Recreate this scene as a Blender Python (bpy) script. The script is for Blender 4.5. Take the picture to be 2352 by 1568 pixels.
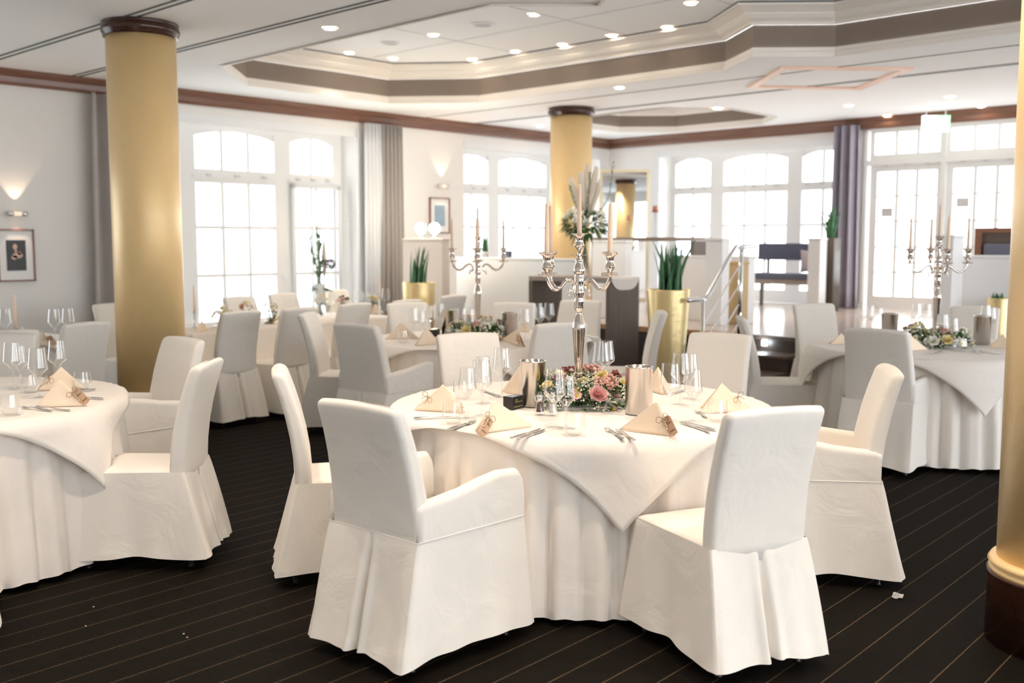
import bpy, bmesh, math, random
from mathutils import Vector, Matrix, noise
PI = math.pi
for o in list(bpy.data.objects): bpy.data.objects.remove(o)
S = bpy.context.scene
COL = S.collection
random.seed(7)

# ---------------------------------------------------------------- camera
FPX = 2355.0; PITCH = math.radians(5.55); YAW = math.radians(43.1); EYE = 1.52
cd = bpy.data.cameras.new('camera'); cam = bpy.data.objects.new('camera', cd); COL.objects.link(cam)
cd.sensor_width = 36.0; cd.lens = 36.0*FPX/2352.0
cam.location = (0, 0, EYE)
cam.rotation_euler = (PI/2-PITCH, 0, YAW-PI/2)
cd.dof.use_dof = True; cd.dof.focus_distance = 4.55; cd.dof.aperture_fstop = 2.1
cd.clip_end = 200
S.camera = cam
# ---------------------------------------------------------------- world, light, exposure
S.view_settings.view_transform = 'Standard'; S.view_settings.look = 'None'
S.view_settings.gamma = 1.0; S.view_settings.use_curve_mapping = False
S.view_settings.exposure = 2.12
S.cycles.max_bounces = 10; S.cycles.diffuse_bounces = 8; S.cycles.transparent_max_bounces = 28
S.cycles.caustics_reflective = False; S.cycles.caustics_refractive = False
w = bpy.data.worlds.new('overcast_sky'); S.world = w; w.use_nodes = True
wb = w.node_tree.nodes['Background']
wb.inputs[0].default_value = (0.93, 0.965, 1.0, 1); wb.inputs[1].default_value = 1.6

def portal(loc, rot, sx, sy):
    """sky portal filling a window opening: only guides the sampling of the sky, gives no light of its own"""
    l = bpy.data.lights.new('window_sky_portal', 'AREA'); l.shape = 'RECTANGLE'; l.size = sx; l.size_y = sy; l.cycles.is_portal = True
    o = bpy.data.objects.new('window_sky_portal', l); COL.objects.link(o); o.location = loc; o.rotation_euler = rot
portal((6.83, 11.05, 1.7), (-PI/2, 0, 0), 3.1, 2.5)
portal((1.23, 11.05, 1.7), (-PI/2, 0, 0), 3.1, 2.5)
portal((11.9, 11.05, 1.8), (-PI/2, 0, 0), 3.1, 2.3)
portal((14.1, 8.05, 1.8), (PI/2, 0, PI/2), 3.1, 2.4)
portal((13.95, 4.6, 1.8), (PI/2, 0, PI/2), 3.2, 2.5)
portal((6.0, -4.15, 1.85), (PI/2, 0, 0), 15.6, 2.0)

# ---------------------------------------------------------------- pixel -> world helper (planning aid: points on real planes)
cF = (math.cos(YAW), math.sin(YAW)); cR = (math.sin(YAW), -math.cos(YAW))
def ray(px, py):
    dx = px-1176.0; dy = 784.0-py
    fw = FPX*math.cos(PITCH)+dy*math.sin(PITCH); up = dy*math.cos(PITCH)-FPX*math.sin(PITCH)
    return (fw*cF[0]+dx*cR[0], fw*cF[1]+dx*cR[1], up, fw)
def at(px, py, z=0.752):
    r = ray(px, py); t = (z-EYE)/r[2]; return Vector((r[0]*t, r[1]*t, z))
def atd(px, py, d):
    r = ray(px, py); t = d/r[3]; return Vector((r[0]*t, r[1]*t, EYE+r[2]*t))
def atx(px, py, x):
    r = ray(px, py); t = x/r[0]; return Vector((x, r[1]*t, EYE+r[2]*t))
def aty(px, py, y):
    r = ray(px, py); t = y/r[1]; return Vector((r[0]*t, y, EYE+r[2]*t))

# ---------------------------------------------------------------- materials
def mat(name, col, rough=0.6, metal=0.0, bump=None, spec=0.5, var=0.0, varscale=8, emis=None, estr=0, sheen=0):
    m = bpy.data.materials.new(name); m.use_nodes = True
    nt = m.node_tree; b = nt.nodes['Principled BSDF']
    b.inputs['Base Color'].default_value = (*col, 1); b.inputs['Roughness'].default_value = rough
    b.inputs['Metallic'].default_value = metal; b.inputs['Specular IOR Level'].default_value = spec
    if sheen: b.inputs['Sheen Weight'].default_value = sheen
    tc = nt.nodes.new('ShaderNodeTexCoord')
    if var:
        n = nt.nodes.new('ShaderNodeTexNoise'); n.inputs['Scale'].default_value = varscale; n.inputs['Detail'].default_value = 4
        nt.links.new(tc.outputs['Object'], n.inputs['Vector'])
        mx = nt.nodes.new('ShaderNodeMix'); mx.data_type = 'RGBA'
        mx.inputs[6].default_value = (*[max(0, c*(1-var)) for c in col], 1)
        mx.inputs[7].default_value = (*[min(1, c*(1+var)) for c in col], 1)
        nt.links.new(n.outputs['Fac'], mx.inputs[0]); nt.links.new(mx.outputs[2], b.inputs['Base Color'])
    if bump:
        n2 = nt.nodes.new('ShaderNodeTexNoise'); n2.inputs['Scale'].default_value = bump[0]; n2.inputs['Detail'].default_value = 3
        nt.links.new(tc.outputs['Object'], n2.inputs['Vector'])
        bp = nt.nodes.new('ShaderNodeBump'); bp.inputs['Strength'].default_value = bump[1]; bp.inputs['Distance'].default_value = bump[2] if len(bump) > 2 else 0.01
        nt.links.new(n2.outputs['Fac'], bp.inputs['Height']); nt.links.new(bp.outputs['Normal'], b.inputs['Normal'])
    if emis:
        b.inputs['Emission Color'].default_value = (*emis, 1); b.inputs['Emission Strength'].default_value = estr
    return m
def wood(name, c1, c2, rough=0.35, scale=(1, 14, 14), axis=None):
    m = bpy.data.materials.new(name); m.use_nodes = True; nt = m.node_tree; b = nt.nodes['Principled BSDF']
    tc = nt.nodes.new('ShaderNodeTexCoord'); mp = nt.nodes.new('ShaderNodeMapping'); mp.inputs['Scale'].default_value = scale
    n = nt.nodes.new('ShaderNodeTexNoise'); n.inputs['Scale'].default_value = 3; n.inputs['Detail'].default_value = 8; n.inputs['Distortion'].default_value = 0.6
    mx = nt.nodes.new('ShaderNodeMix'); mx.data_type = 'RGBA'; mx.inputs[6].default_value = (*c1, 1); mx.inputs[7].default_value = (*c2, 1)
    nt.links.new(tc.outputs['Object'], mp.inputs[0]); nt.links.new(mp.outputs[0], n.inputs['Vector'])
    nt.links.new(n.outputs['Fac'], mx.inputs[0]); nt.links.new(mx.outputs[2], b.inputs['Base Color'])
    b.inputs['Roughness'].default_value = rough
    return m
def fabric(name, col, wv=900, strength=0.25, var=0.03):
    m = mat(name, col, rough=0.9, spec=0.15, bump=(wv, strength, 0.001), var=var, varscale=3, sheen=0.15)
    nt = m.node_tree; b = nt.nodes['Principled BSDF']
    # soft creases on top of the weave
    tc = nt.nodes.new('ShaderNodeTexCoord'); n = nt.nodes.new('ShaderNodeTexNoise'); n.inputs['Scale'].default_value = 5; n.inputs['Detail'].default_value = 3; n.inputs['Distortion'].default_value = 1.2
    nt.links.new(tc.outputs['Object'], n.inputs['Vector'])
    bp = nt.nodes.new('ShaderNodeBump'); bp.inputs['Strength'].default_value = 0.28; bp.inputs['Distance'].default_value = 0.025
    old = b.inputs['Normal'].links[0].from_socket
    nt.links.new(n.outputs['Fac'], bp.inputs['Height']); nt.links.new(old, bp.inputs['Normal']); nt.links.new(bp.outputs['Normal'], b.inputs['Normal'])
    return m
def thinglass(name, tint=(1, 1, 1), lo=0.04, hi=0.6, rough=0.02, power=3.5):
    m = bpy.data.materials.new(name); m.use_nodes = True; nt = m.node_tree; nt.nodes.remove(nt.nodes['Principled BSDF'])
    out = nt.nodes['Material Output']; tr = nt.nodes.new('ShaderNodeBsdfTransparent'); tr.inputs[0].default_value = (*tint, 1)
    gl = nt.nodes.new('ShaderNodeBsdfGlossy'); gl.inputs['Roughness'].default_value = rough; gl.inputs[0].default_value = (1, 1, 1, 1)
    lw = nt.nodes.new('ShaderNodeLayerWeight'); lw.inputs[0].default_value = 0.5
    pw = nt.nodes.new('ShaderNodeMath'); pw.operation = 'POWER'; pw.inputs[1].default_value = power
    mu = nt.nodes.new('ShaderNodeMath'); mu.operation = 'MULTIPLY_ADD'; mu.inputs[1].default_value = hi-lo; mu.inputs[2].default_value = lo
    mx = nt.nodes.new('ShaderNodeMixShader')
    nt.links.new(lw.outputs['Facing'], pw.inputs[0]); nt.links.new(pw.outputs[0], mu.inputs[0]); nt.links.new(mu.outputs[0], mx.inputs[0])
    nt.links.new(tr.outputs[0], mx.inputs[1]); nt.links.new(gl.outputs[0], mx.inputs[2]); nt.links.new(mx.outputs[0], out.inputs[0])
    return m
M = {}
M['wall'] = mat('wall_paint', (0.86, 0.845, 0.82), 0.85, bump=(160, 0.12, 0.004), var=0.015, varscale=30)
M['ceil'] = mat('ceiling_plaster', (0.925, 0.93, 0.935), 0.9, bump=(200, 0.08, 0.003))
M['cream'] = mat('cream_moulding', (0.85, 0.80, 0.74), 0.6, bump=(60, 0.03))
M['band'] = mat('taupe_band', (0.24, 0.19, 0.155), 0.75, bump=(200, 0.15, 0.003), var=0.05)
M['cornice'] = wood('brown_cornice', (0.13, 0.055, 0.035), (0.26, 0.13, 0.085), 0.25, (1, 1, 14))
M['dwood'] = wood('dark_reddish_wood', (0.03, 0.010, 0.006), (0.075, 0.026, 0.015), 0.2, (1, 1, 10))
M['smoke'] = wood('smoked_oak', (0.085, 0.06, 0.05), (0.17, 0.13, 0.105), 0.4, (14, 14, 0.8))
M['smoketop'] = wood('smoked_oak_top', (0.24, 0.19, 0.165), (0.36, 0.30, 0.27), 0.35, (3, 3, 12))
M['step'] = wood('dark_step_wood', (0.035, 0.024, 0.02), (0.08, 0.055, 0.045), 0.35, (12, 1, 12))
M['nosing'] = wood('oak_edge', (0.42, 0.22, 0.10), (0.60, 0.36, 0.18), 0.4, (8, 1, 8))
M['parquet'] = wood('pale_parquet', (0.50, 0.42, 0.36), (0.66, 0.58, 0.52), 0.16, (2, 12, 1))
M['white'] = mat('white_lacquer', (0.84, 0.85, 0.86), 0.35, bump=(8, 0.02))
M['frame'] = mat('white_window_paint', (0.80, 0.80, 0.79), 0.45, bump=(30, 0.03))
M['reveal'] = mat('white_reveal', (0.86, 0.87, 0.88), 0.8, bump=(60, 0.05))
M['glass'] = thinglass('window_glass', (0.99, 1, 1), 0.03, 0.5, 0.0)
M['wine'] = thinglass('crystal_glass', (0.97, 0.975, 0.975), 0.07, 0.9, 0.03, 2.0)
M['cover'] = fabric('chair_cover_cloth', (0.83, 0.79, 0.73))
M['cloth'] = fabric('table_linen', (0.86, 0.805, 0.745))
M['overlay'] = fabric('overlay_linen', (0.88, 0.825, 0.765))
M['napkin'] = fabric('ivory_napkin', (0.92, 0.765, 0.60), 700, 0.2)
M['leg'] = mat('black_chair_leg', (0.02, 0.02, 0.02), 0.3, 0.5, bump=(20, 0.05))
M['dark'] = mat('dark_slot', (0.10, 0.12, 0.12), 0.7, bump=(20, 0.05))
M['curtain'] = fabric('taupe_curtain', (0.46, 0.43, 0.41), 500, 0.2)
M['curtain_blue'] = fabric('mauve_blue_curtain', (0.40, 0.37, 0.44), 500, 0.2)
M['curtain_white'] = fabric('white_curtain', (0.82, 0.83, 0.85), 500, 0.2)
M['silver'] = mat('polished_nickel', (0.80, 0.73, 0.67), 0.07, 1.0, bump=(60, 0.03))
M['cutlery'] = mat('steel_cutlery', (0.72, 0.70, 0.68), 0.16, 1.0, bump=(80, 0.04))
M['chrome'] = mat('chrome', (0.80, 0.82, 0.84), 0.12, 1.0, bump=(80, 0.02))
M['candle'] = mat('ivory_candle', (0.90, 0.70, 0.53), 0.5, bump=(60, 0.05)); M['candle'].node_tree.nodes['Principled BSDF'].inputs['Subsurface Weight'].default_value = 0.15
M['wick'] = mat('candle_wick', (0.75, 0.68, 0.6), 0.9, bump=(90, 0.2))
M['leaf'] = mat('green_leaf', (0.06, 0.15, 0.035), 0.45, var=0.5, varscale=25, bump=(50, 0.2))
M['leaf2'] = mat('eucalyptus_leaf', (0.17, 0.26, 0.15), 0.5, var=0.35, varscale=20, bump=(50, 0.2))
M['sans'] = mat('sansevieria_leaf', (0.045, 0.16, 0.06), 0.35, var=0.5, varscale=30, bump=(60, 0.2))
M['pink'] = mat('pale_pink_petal', (0.82, 0.50, 0.47), 0.6, var=0.15, varscale=60, bump=(60, 0.2))
M['rose'] = mat('dusty_pink_bloom', (0.72, 0.40, 0.33), 0.7, var=0.25, varscale=120, bump=(150, 0.8))
M['cream_petal'] = mat('cream_petal', (0.86, 0.76, 0.42), 0.6, var=0.12, varscale=60, bump=(60, 0.2))
M['whitepetal'] = mat('white_petal', (0.87, 0.86, 0.78), 0.6, var=0.06, varscale=60, bump=(60, 0.2))
M['gyps'] = mat('gypsophila_bud', (0.86, 0.82, 0.68), 0.6, var=0.12, varscale=100, bump=(90, 0.3))
M['eye'] = mat('yellow_flower_eye', (0.62, 0.58, 0.12), 0.7, var=0.2, varscale=100, bump=(200, 0.8))
M['maroon'] = mat('maroon_bloom', (0.25, 0.07, 0.06), 0.7, var=0.3, varscale=100, bump=(150, 0.8))
M['purple'] = mat('purple_allium', (0.13, 0.10, 0.14), 0.7, var=0.3, varscale=100, bump=(150, 0.8))
M['pampas'] = mat('pampas_plume', (0.86, 0.79, 0.68), 0.9, var=0.1, varscale=40, bump=(200, 0.8))
M['kraft'] = mat('kraft_tag', (0.60, 0.38, 0.24), 0.8, var=0.08, varscale=60, bump=(200, 0.2))
M['twine'] = mat('brown_twine', (0.36, 0.21, 0.10), 0.9, bump=(300, 0.6))
M['ink'] = mat('brown_ink', (0.10, 0.05, 0.03), 0.7, bump=(90, 0.1))
M['keymetal'] = mat('ivory_metal_charm', (0.85, 0.74, 0.58), 0.3, 0.6, bump=(80, 0.1))
M['black'] = mat('black_box_card', (0.018, 0.018, 0.018), 0.28, bump=(30, 0.05))
M['goldink'] = mat('gold_print', (0.70, 0.55, 0.25), 0.4, 0.4, bump=(90, 0.1))
M['pepper'] = mat('peppercorns', (0.16, 0.08, 0.05), 0.8, var=0.7, varscale=300, bump=(300, 1))
M['salt'] = mat('white_salt', (0.85, 0.83, 0.8), 0.9, bump=(300, 0.6))
M['lampon'] = mat('lit_lamp', (1, 0.9, 0.75), 0.5, emis=(1, 0.82, 0.6), estr=14, bump=(9, 0.01))
M['globe'] = mat('lit_globe', (1, 0.95, 0.85), 0.5, emis=(1, 0.92, 0.78), estr=5, bump=(9, 0.01))
M['sconceglow'] = mat('sconce_glass', (0.9, 0.7, 0.6), 0.4, emis=(1, 0.7, 0.5), estr=0.15, bump=(9, 0.01))
M['led'] = mat('lit_step_light', (0.8, 1, 1), 0.5, emis=(0.75, 0.97, 1), estr=2.5, bump=(9, 0.01))
M['signlit'] = mat('lit_sign_white', (0.9, 1, 0.95), 0.5, emis=(0.86, 1.0, 0.92), estr=0.42, bump=(9, 0.01))
M['signgreen'] = mat('lit_sign_green', (0.3, 0.9, 0.4), 0.5, emis=(0.35, 1.0, 0.45), estr=0.30, bump=(9, 0.01))
M['grille'] = mat('ceiling_grille', (0.60, 0.62, 0.62), 0.7, bump=(300, 0.5))
M['blue'] = fabric('blue_grey_upholstery', (0.115, 0.125, 0.175), 500, 0.2)
M['mauve'] = fabric('mauve_cushion', (0.52, 0.45, 0.48), 500, 0.2)
M['taupe'] = mat('taupe_planter', (0.09, 0.07, 0.055), 0.4, var=0.08, varscale=6, bump=(60, 0.05))
M['grey'] = mat('pale_grey_panel', (0.60, 0.60, 0.60), 0.3, bump=(8, 0.02))
M['beige'] = mat('warm_beige_panel', (0.72, 0.63, 0.53), 0.7, bump=(90, 0.06))
M['ochre'] = mat('ochre_panel', (0.55, 0.40, 0.20), 0.6, bump=(90, 0.06), var=0.05)
M['copper'] = mat('copper_shade', (0.52, 0.22, 0.14), 0.4, 0.5, bump=(40, 0.05))
M['paper'] = mat('white_passepartout', (0.86, 0.86, 0.85), 0.8, bump=(90, 0.03))
M['pic'] = mat('dark_photograph', (0.02, 0.022, 0.028), 0.4, var=0.6, varscale=6, bump=(9, 0.02))
M['skin'] = mat('pictured_skin', (0.62, 0.42, 0.34), 0.5, var=0.15, varscale=20, bump=(9, 0.02))
M['bluepic'] = mat('blue_print', (0.30, 0.42, 0.52), 0.5, var=0.3, varscale=8, bump=(9, 0.02))
M['pframe'] = wood('picture_frame_wood', (0.16, 0.06, 0.035), (0.26, 0.11, 0.07), 0.3)
M['mirror'] = mat('mirror_glass', (0.93, 0.94, 0.95), 0.01, 1.0, bump=(3, 0.002))
M['brass'] = mat('pale_brass_frame', (0.72, 0.62, 0.42), 0.3, 0.8, bump=(40, 0.05))
M['foil'] = mat('crumpled_packet', (0.55, 0.55, 0.55), 0.25, 0.3, bump=(60, 0.9, 0.01))
M['crumb'] = mat('bread_crumb', (0.75, 0.55, 0.35), 0.9, bump=(90, 0.4))
M['facade'] = mat('pale_facade', (0.88, 0.88, 0.88), 0.9, bump=(3, 0.05), var=0.03)
M['facwin'] = mat('facade_pane', (0.60, 0.68, 0.76), 0.2, bump=(3, 0.05))
M['tape'] = mat('red_barrier_tape', (0.8, 0.2, 0.16), 0.6, bump=(9, 0.05))
M['soil'] = mat('dark_soil', (0.03, 0.02, 0.015), 0.95, bump=(60, 1))

def m_gold():
    m = mat('gold_leaf_column', (0.96, 0.69, 0.33), 0.38, 0.25, var=0.04, varscale=5)
    nt = m.node_tree; b = nt.nodes['Principled BSDF']; tc = nt.nodes.new('ShaderNodeTexCoord')
    n = nt.nodes.new('ShaderNodeTexNoise'); n.inputs['Scale'].default_value = 260; n.inputs['Detail'].default_value = 2
    bp = nt.nodes.new('ShaderNodeBump'); bp.inputs['Strength'].default_value = 0.35; bp.inputs['Distance'].default_value = 0.004
    nt.links.new(tc.outputs['Object'], n.inputs['Vector']); nt.links.new(n.outputs['Fac'], bp.inputs['Height']); nt.links.new(bp.outputs['Normal'], b.inputs['Normal'])
    b.inputs['Coat Weight'].default_value = 0.6; b.inputs['Coat Roughness'].default_value = 0.32
    return m
M['gold'] = m_gold()
def m_pot():
    m = mat('brushed_gold_planter', (0.86, 0.69, 0.37), 0.3, 0.9)
    nt = m.node_tree; b = nt.nodes['Principled BSDF']; tc = nt.nodes.new('ShaderNodeTexCoord')
    mp = nt.nodes.new('ShaderNodeMapping'); mp.inputs['Scale'].default_value = (2, 2, 90)
    n = nt.nodes.new('ShaderNodeTexNoise'); n.inputs['Scale'].default_value = 3; n.inputs['Detail'].default_value = 4
    bp = nt.nodes.new('ShaderNodeBump'); bp.inputs['Strength'].default_value = 0.5; bp.inputs['Distance'].default_value = 0.004
    nt.links.new(tc.outputs['Object'], mp.inputs[0]); nt.links.new(mp.outputs[0], n.inputs['Vector']); nt.links.new(n.outputs['Fac'], bp.inputs['Height']); nt.links.new(bp.outputs['Normal'], b.inputs['Normal'])
    return m
M['pot'] = m_pot()
def m_steel():
    m = mat('brushed_steel', (0.62, 0.58, 0.54), 0.15, 1.0)
    nt = m.node_tree; b = nt.nodes['Principled BSDF']; tc = nt.nodes.new('ShaderNodeTexCoord')
    mp = nt.nodes.new('ShaderNodeMapping'); mp.inputs['Scale'].default_value = (1, 1, 120)
    n = nt.nodes.new('ShaderNodeTexNoise'); n.inputs['Scale'].default_value = 12; n.inputs['Detail'].default_value = 4
    bp = nt.nodes.new('ShaderNodeBump'); bp.inputs['Strength'].default_value = 0.1; bp.inputs['Distance'].default_value = 0.002
    nt.links.new(tc.outputs['Object'], mp.inputs[0]); nt.links.new(mp.outputs[0], n.inputs['Vector']); nt.links.new(n.outputs['Fac'], bp.inputs['Height']); nt.links.new(bp.outputs['Normal'], b.inputs['Normal'])
    b.inputs['Anisotropic'].default_value = 0.2
    return m
M['steel'] = m_steel()
def m_carpet():
    m = bpy.data.materials.new('striped_carpet'); m.use_nodes = True; nt = m.node_tree; b = nt.nodes['Principled BSDF']
    b.inputs['Roughness'].default_value = 0.7; b.inputs['Specular IOR Level'].default_value = 0.06
    N = nt.nodes.new; L = nt.links.new
    tc = N('ShaderNodeTexCoord'); mp = N('ShaderNodeMapping'); mp.inputs['Rotation'].default_value = (0, 0, math.radians(-2.2))
    L(tc.outputs['Object'], mp.inputs[0]); sp = N('ShaderNodeSeparateXYZ'); L(mp.outputs[0], sp.inputs[0])
    def ma(op, a, bb=None, c=None):
        n = N('ShaderNodeMath'); n.operation = op
        for i, v in enumerate((a, bb, c)):
            if v is None: continue
            if isinstance(v, (int, float)): n.inputs[i].default_value = v
            else: L(v, n.inputs[i])
        return n.outputs[0]
    wob = N('ShaderNodeTexNoise'); wob.inputs['Scale'].default_value = 60; L(mp.outputs[0], wob.inputs['Vector'])
    yy = ma('ADD', sp.outputs[1], ma('MULTIPLY', wob.outputs['Fac'], 0.004))
    f = ma('FRACT', ma('DIVIDE', yy, 0.143)); line = ma('LESS_THAN', f, 0.032)
    dash = ma('GREATER_THAN', ma('SINE', ma('MULTIPLY', sp.outputs[0], 420)), -0.55)
    line = ma('MULTIPLY', line, ma('ADD', ma('MULTIPLY', dash, 0.6), 0.4))
    rib = ma('SINE', ma('MULTIPLY', sp.outputs[0], 2*PI/0.0125))
    ribn = ma('MULTIPLY', ma('ADD', rib, 1), 0.5)
    c1 = N('ShaderNodeMix'); c1.data_type = 'RGBA'; c1.inputs[6].default_value = (0.0045, 0.0033, 0.0022, 1); c1.inputs[7].default_value = (0.0085, 0.0062, 0.0042, 1)
    L(ribn, c1.inputs[0])
    c2 = N('ShaderNodeMix'); c2.data_type = 'RGBA'; c2.inputs[7].default_value = (0.12, 0.08, 0.045, 1); L(line, c2.inputs[0]); L(c1.outputs[2], c2.inputs[6])
    L(c2.outputs[2], b.inputs['Base Color'])
    fz = N('ShaderNodeTexNoise'); fz.inputs['Scale'].default_value = 500; L(tc.outputs['Object'], fz.inputs['Vector'])
    h = ma('ADD', ribn, fz.outputs['Fac']); bp = N('ShaderNodeBump'); bp.inputs['Strength'].default_value = 0.5; bp.inputs['Distance'].default_value = 0.004
    L(h, bp.inputs['Height']); L(bp.outputs['Normal'], b.inputs['Normal'])
    return m
M['carpet'] = m_carpet()

# ---------------------------------------------------------------- mesh helpers
def obj(name, bm, m, parent=None, smooth=True, loc=None, rz=None):
    me = bpy.data.meshes.new(name); bm.normal_update(); bm.to_mesh(me); bm.free()
    if m is not None: me.materials.append(m)
    if smooth:
        for p in me.polygons: p.use_smooth = True
    o = bpy.data.objects.new(name, me); COL.objects.link(o)
    if parent: o.parent = parent
    if loc is not None: o.location = loc
    if rz is not None: o.rotation_euler = (0, 0, rz)
    return o
def tag(o, label=None, cat=None, group=None, kind=None):
    if label: o['label'] = label
    if cat: o['category'] = cat
    if group: o['group'] = group
    if kind: o['kind'] = kind
    return o
def thing(name, label, cat, loc=(0, 0, 0), rz=0, group=None):
    o = bpy.data.objects.new(name, None); COL.objects.link(o); o.empty_display_size = 0.1
    o.location = loc; o.rotation_euler = (0, 0, rz); return tag(o, label, cat, group)
def struct(name, bm, m, parent=None, smooth=False):
    o = obj(name, bm, m, parent, smooth)
    if not parent: o['kind'] = 'structure'
    return o
def dup(root, loc, rz, label=None, group=None):
    r = root.copy(); COL.objects.link(r); r.location = loc; r.rotation_euler = (0, 0, rz)
    if label: r['label'] = label
    if group: r['group'] = group
    for ch in KIDS(root):
        c = ch.copy(); COL.objects.link(c); c.parent = r; c.matrix_parent_inverse = ch.matrix_parent_inverse.copy()
        for g in KIDS(ch):
            d = g.copy(); COL.objects.link(d); d.parent = c; d.matrix_parent_inverse = g.matrix_parent_inverse.copy()
    return r
def KIDS(o): return [c for c in bpy.data.objects if c.parent == o]
def box(bm, x0, y0, z0, x1, y1, z1, bev=0.0, mat4=None):
    r = bmesh.ops.create_cube(bm, size=1)
    vs = r['verts']
    mt = Matrix.Translation(((x0+x1)/2, (y0+y1)/2, (z0+z1)/2)) @ Matrix.Diagonal((abs(x1-x0), abs(y1-y0), abs(z1-z0), 1))
    bmesh.ops.transform(bm, matrix=mt, verts=vs)
    if bev:
        es = list({e for v in vs for e in v.link_edges})
        rr = bmesh.ops.bevel(bm, geom=es, offset=bev, segments=2, affect='EDGES', profile=0.5)
        vs = list({v for f in rr['faces'] for v in f.verts} | {v for v in vs if v.is_valid})
    if mat4 is not None: bmesh.ops.transform(bm, matrix=mat4, verts=vs)
    return vs
def B(*a, **k):
    bm = bmesh.new(); box(bm, *a, **k); return bm
def loft(bm, rings, closed=True, cap0=False, cap1=False):
    R = [[bm.verts.new(p) for p in r] for r in rings]
    n = len(R[0])
    for a, b in zip(R[:-1], R[1:]):
        for i in range(n if closed else n-1):
            j = (i+1) % n
            bm.faces.new((a[i], a[j], b[j], b[i]))
    if cap0: bm.faces.new(list(reversed(R[0])))
    if cap1: bm.faces.new(R[-1])
    return R
def lathe(bm, prof, seg=32, cx=0, cy=0, flute=None, cap=True):
    rings = []
    for (r, z) in prof:
        rr = []
        for k in range(seg):
            a = 2*PI*k/seg; q = r
            if flute: q = r*flute(a, z)
            rr.append((cx+q*math.cos(a), cy+q*math.sin(a), z))
        rings.append(rr)
    return loft(bm, rings, True, cap and prof[0][0] > 1e-4, cap and prof[-1][0] > 1e-4)
def tube(bm, pts, r, seg=8, caps=True):
    pts = [Vector(p) for p in pts]; n = len(pts); rings = []; up = None
    for i, p in enumerate(pts):
        d = (pts[min(i+1, n-1)]-pts[max(i-1, 0)]).normalized()
        if up is None: up = Vector((0, 0, 1)) if abs(d.z) < 0.9 else Vector((1, 0, 0))
        a = d.cross(up).normalized(); b = a.cross(d).normalized(); up = b
        rr = r[i] if isinstance(r, (list, tuple)) else r
        rings.append([p+a*rr*math.cos(2*PI*k/seg)+b*rr*math.sin(2*PI*k/seg) for k in range(seg)])
    loft(bm, rings, True, caps, caps)
def spline(pts, n=6):
    out = []; P = [Vector(p) for p in pts]; P = [P[0]]+P+[P[-1]]
    for i in range(1, len(P)-2):
        for k in range(n):
            t = k/n; a, b, c, d = P[i-1], P[i], P[i+1], P[i+2]
            out.append(0.5*((2*b)+(c-a)*t+(2*a-5*b+4*c-d)*t*t+(-a+3*b-3*c+d)*t**3))
    out.append(P[-2]); return out
def rrect(w, d, r, n=12, cx=0, cy=0):
    """points CCW round a rounded rectangle, evenly along each side"""
    pts = []; cs = [(w/2-r, -d/2+r, -PI/2), (w/2-r, d/2-r, 0), (-w/2+r, d/2-r, PI/2), (-w/2+r, -d/2+r, PI)]
    for k, (x, y, a0) in enumerate(cs):
        for i in range(4):
            a = a0+PI/2*i/3; pts.append((cx+x+r*math.cos(a), cy+y+r*math.sin(a)))
        x2, y2, a2 = cs[(k+1) % 4]
        p0 = pts[-1]; p1 = (cx+x2+r*math.cos(a2), cy+y2+r*math.sin(a2))
        for i in range(1, n): pts.append((p0[0]+(p1[0]-p0[0])*i/n, p0[1]+(p1[1]-p0[1])*i/n))
    return pts
def ball(bm, c, r, sub=1, sc=(1, 1, 1)):
    rr = bmesh.ops.create_icosphere(bm, subdivisions=sub, radius=r)
    bmesh.ops.transform(bm, matrix=Matrix.Translation(c) @ Matrix.Diagonal((*sc, 1)), verts=rr['verts'])

# ================================================================ SETTING
CZ = 3.2; YL = 10.62; XB = 13.71; SZ = 0.60; SX = 9.05
bm = bmesh.new(); box(bm, -5, -7, -0.1, XB+0.3, YL+0.3, 0); struct('floor', bm, M['carpet'])
# ceiling with the recessed coffers
def poly_fill(bm, loops, z):
    es = []
    for lp in loops:
        vs = [bm.verts.new((x, y, z)) for x, y in lp]
        es += [bm.edges.new((vs[i], vs[(i+1) % len(vs)])) for i in range(len(vs))]
    bmesh.ops.triangle_fill(bm, use_beauty=True, use_dissolve=False, edges=es)
C1 = [(5.42, 8.85), (6.24, 9.72), (8.2, 9.72), (8.87, 8.87), (8.87, 5.47), (8.41, 4.90), (8.90, 4.34), (8.87, 1.2), (8.2, 0.35), (6.24, 0.35), (5.42, 1.2), (5.42, 4.1), (5.90, 4.66), (5.36, 5.22)]
C2 = [(10.9, 9.1), (11.5, 9.7), (12.75, 9.68), (13.3, 9.05), (13.3, 7.55), (12.7, 7.0), (11.5, 7.0), (10.9, 7.6)]
bm = bmesh.new(); poly_fill(bm, [[(-1.5, -4), (XB, -4), (XB, YL), (-1.5, YL)], C1, C2], CZ)
for f in bm.faces:
    if f.normal.z > 0: f.normal_flip()
struct('ceiling', bm, M['ceil'])
def inset(poly, d):
    n = len(poly); out = []
    area2 = sum(poly[i][0]*poly[(i+1) % n][1]-poly[(i+1) % n][0]*poly[i][1] for i in range(n))
    sgn = 1 if area2 > 0 else -1
    for i in range(n):
        p0, p1, p2 = Vector(poly[i-1]), Vector(poly[i]), Vector(poly[(i+1) % n])
        a = (p1-p0).normalized(); b = (p2-p1).normalized()
        na = Vector((-a.y, a.x))*sgn; nb = Vector((-b.y, b.x))*sgn
        m = (na+nb).normalized(); out.append(tuple(p1+m*(d/max(0.3, m.dot(na)))))
    return out
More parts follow.
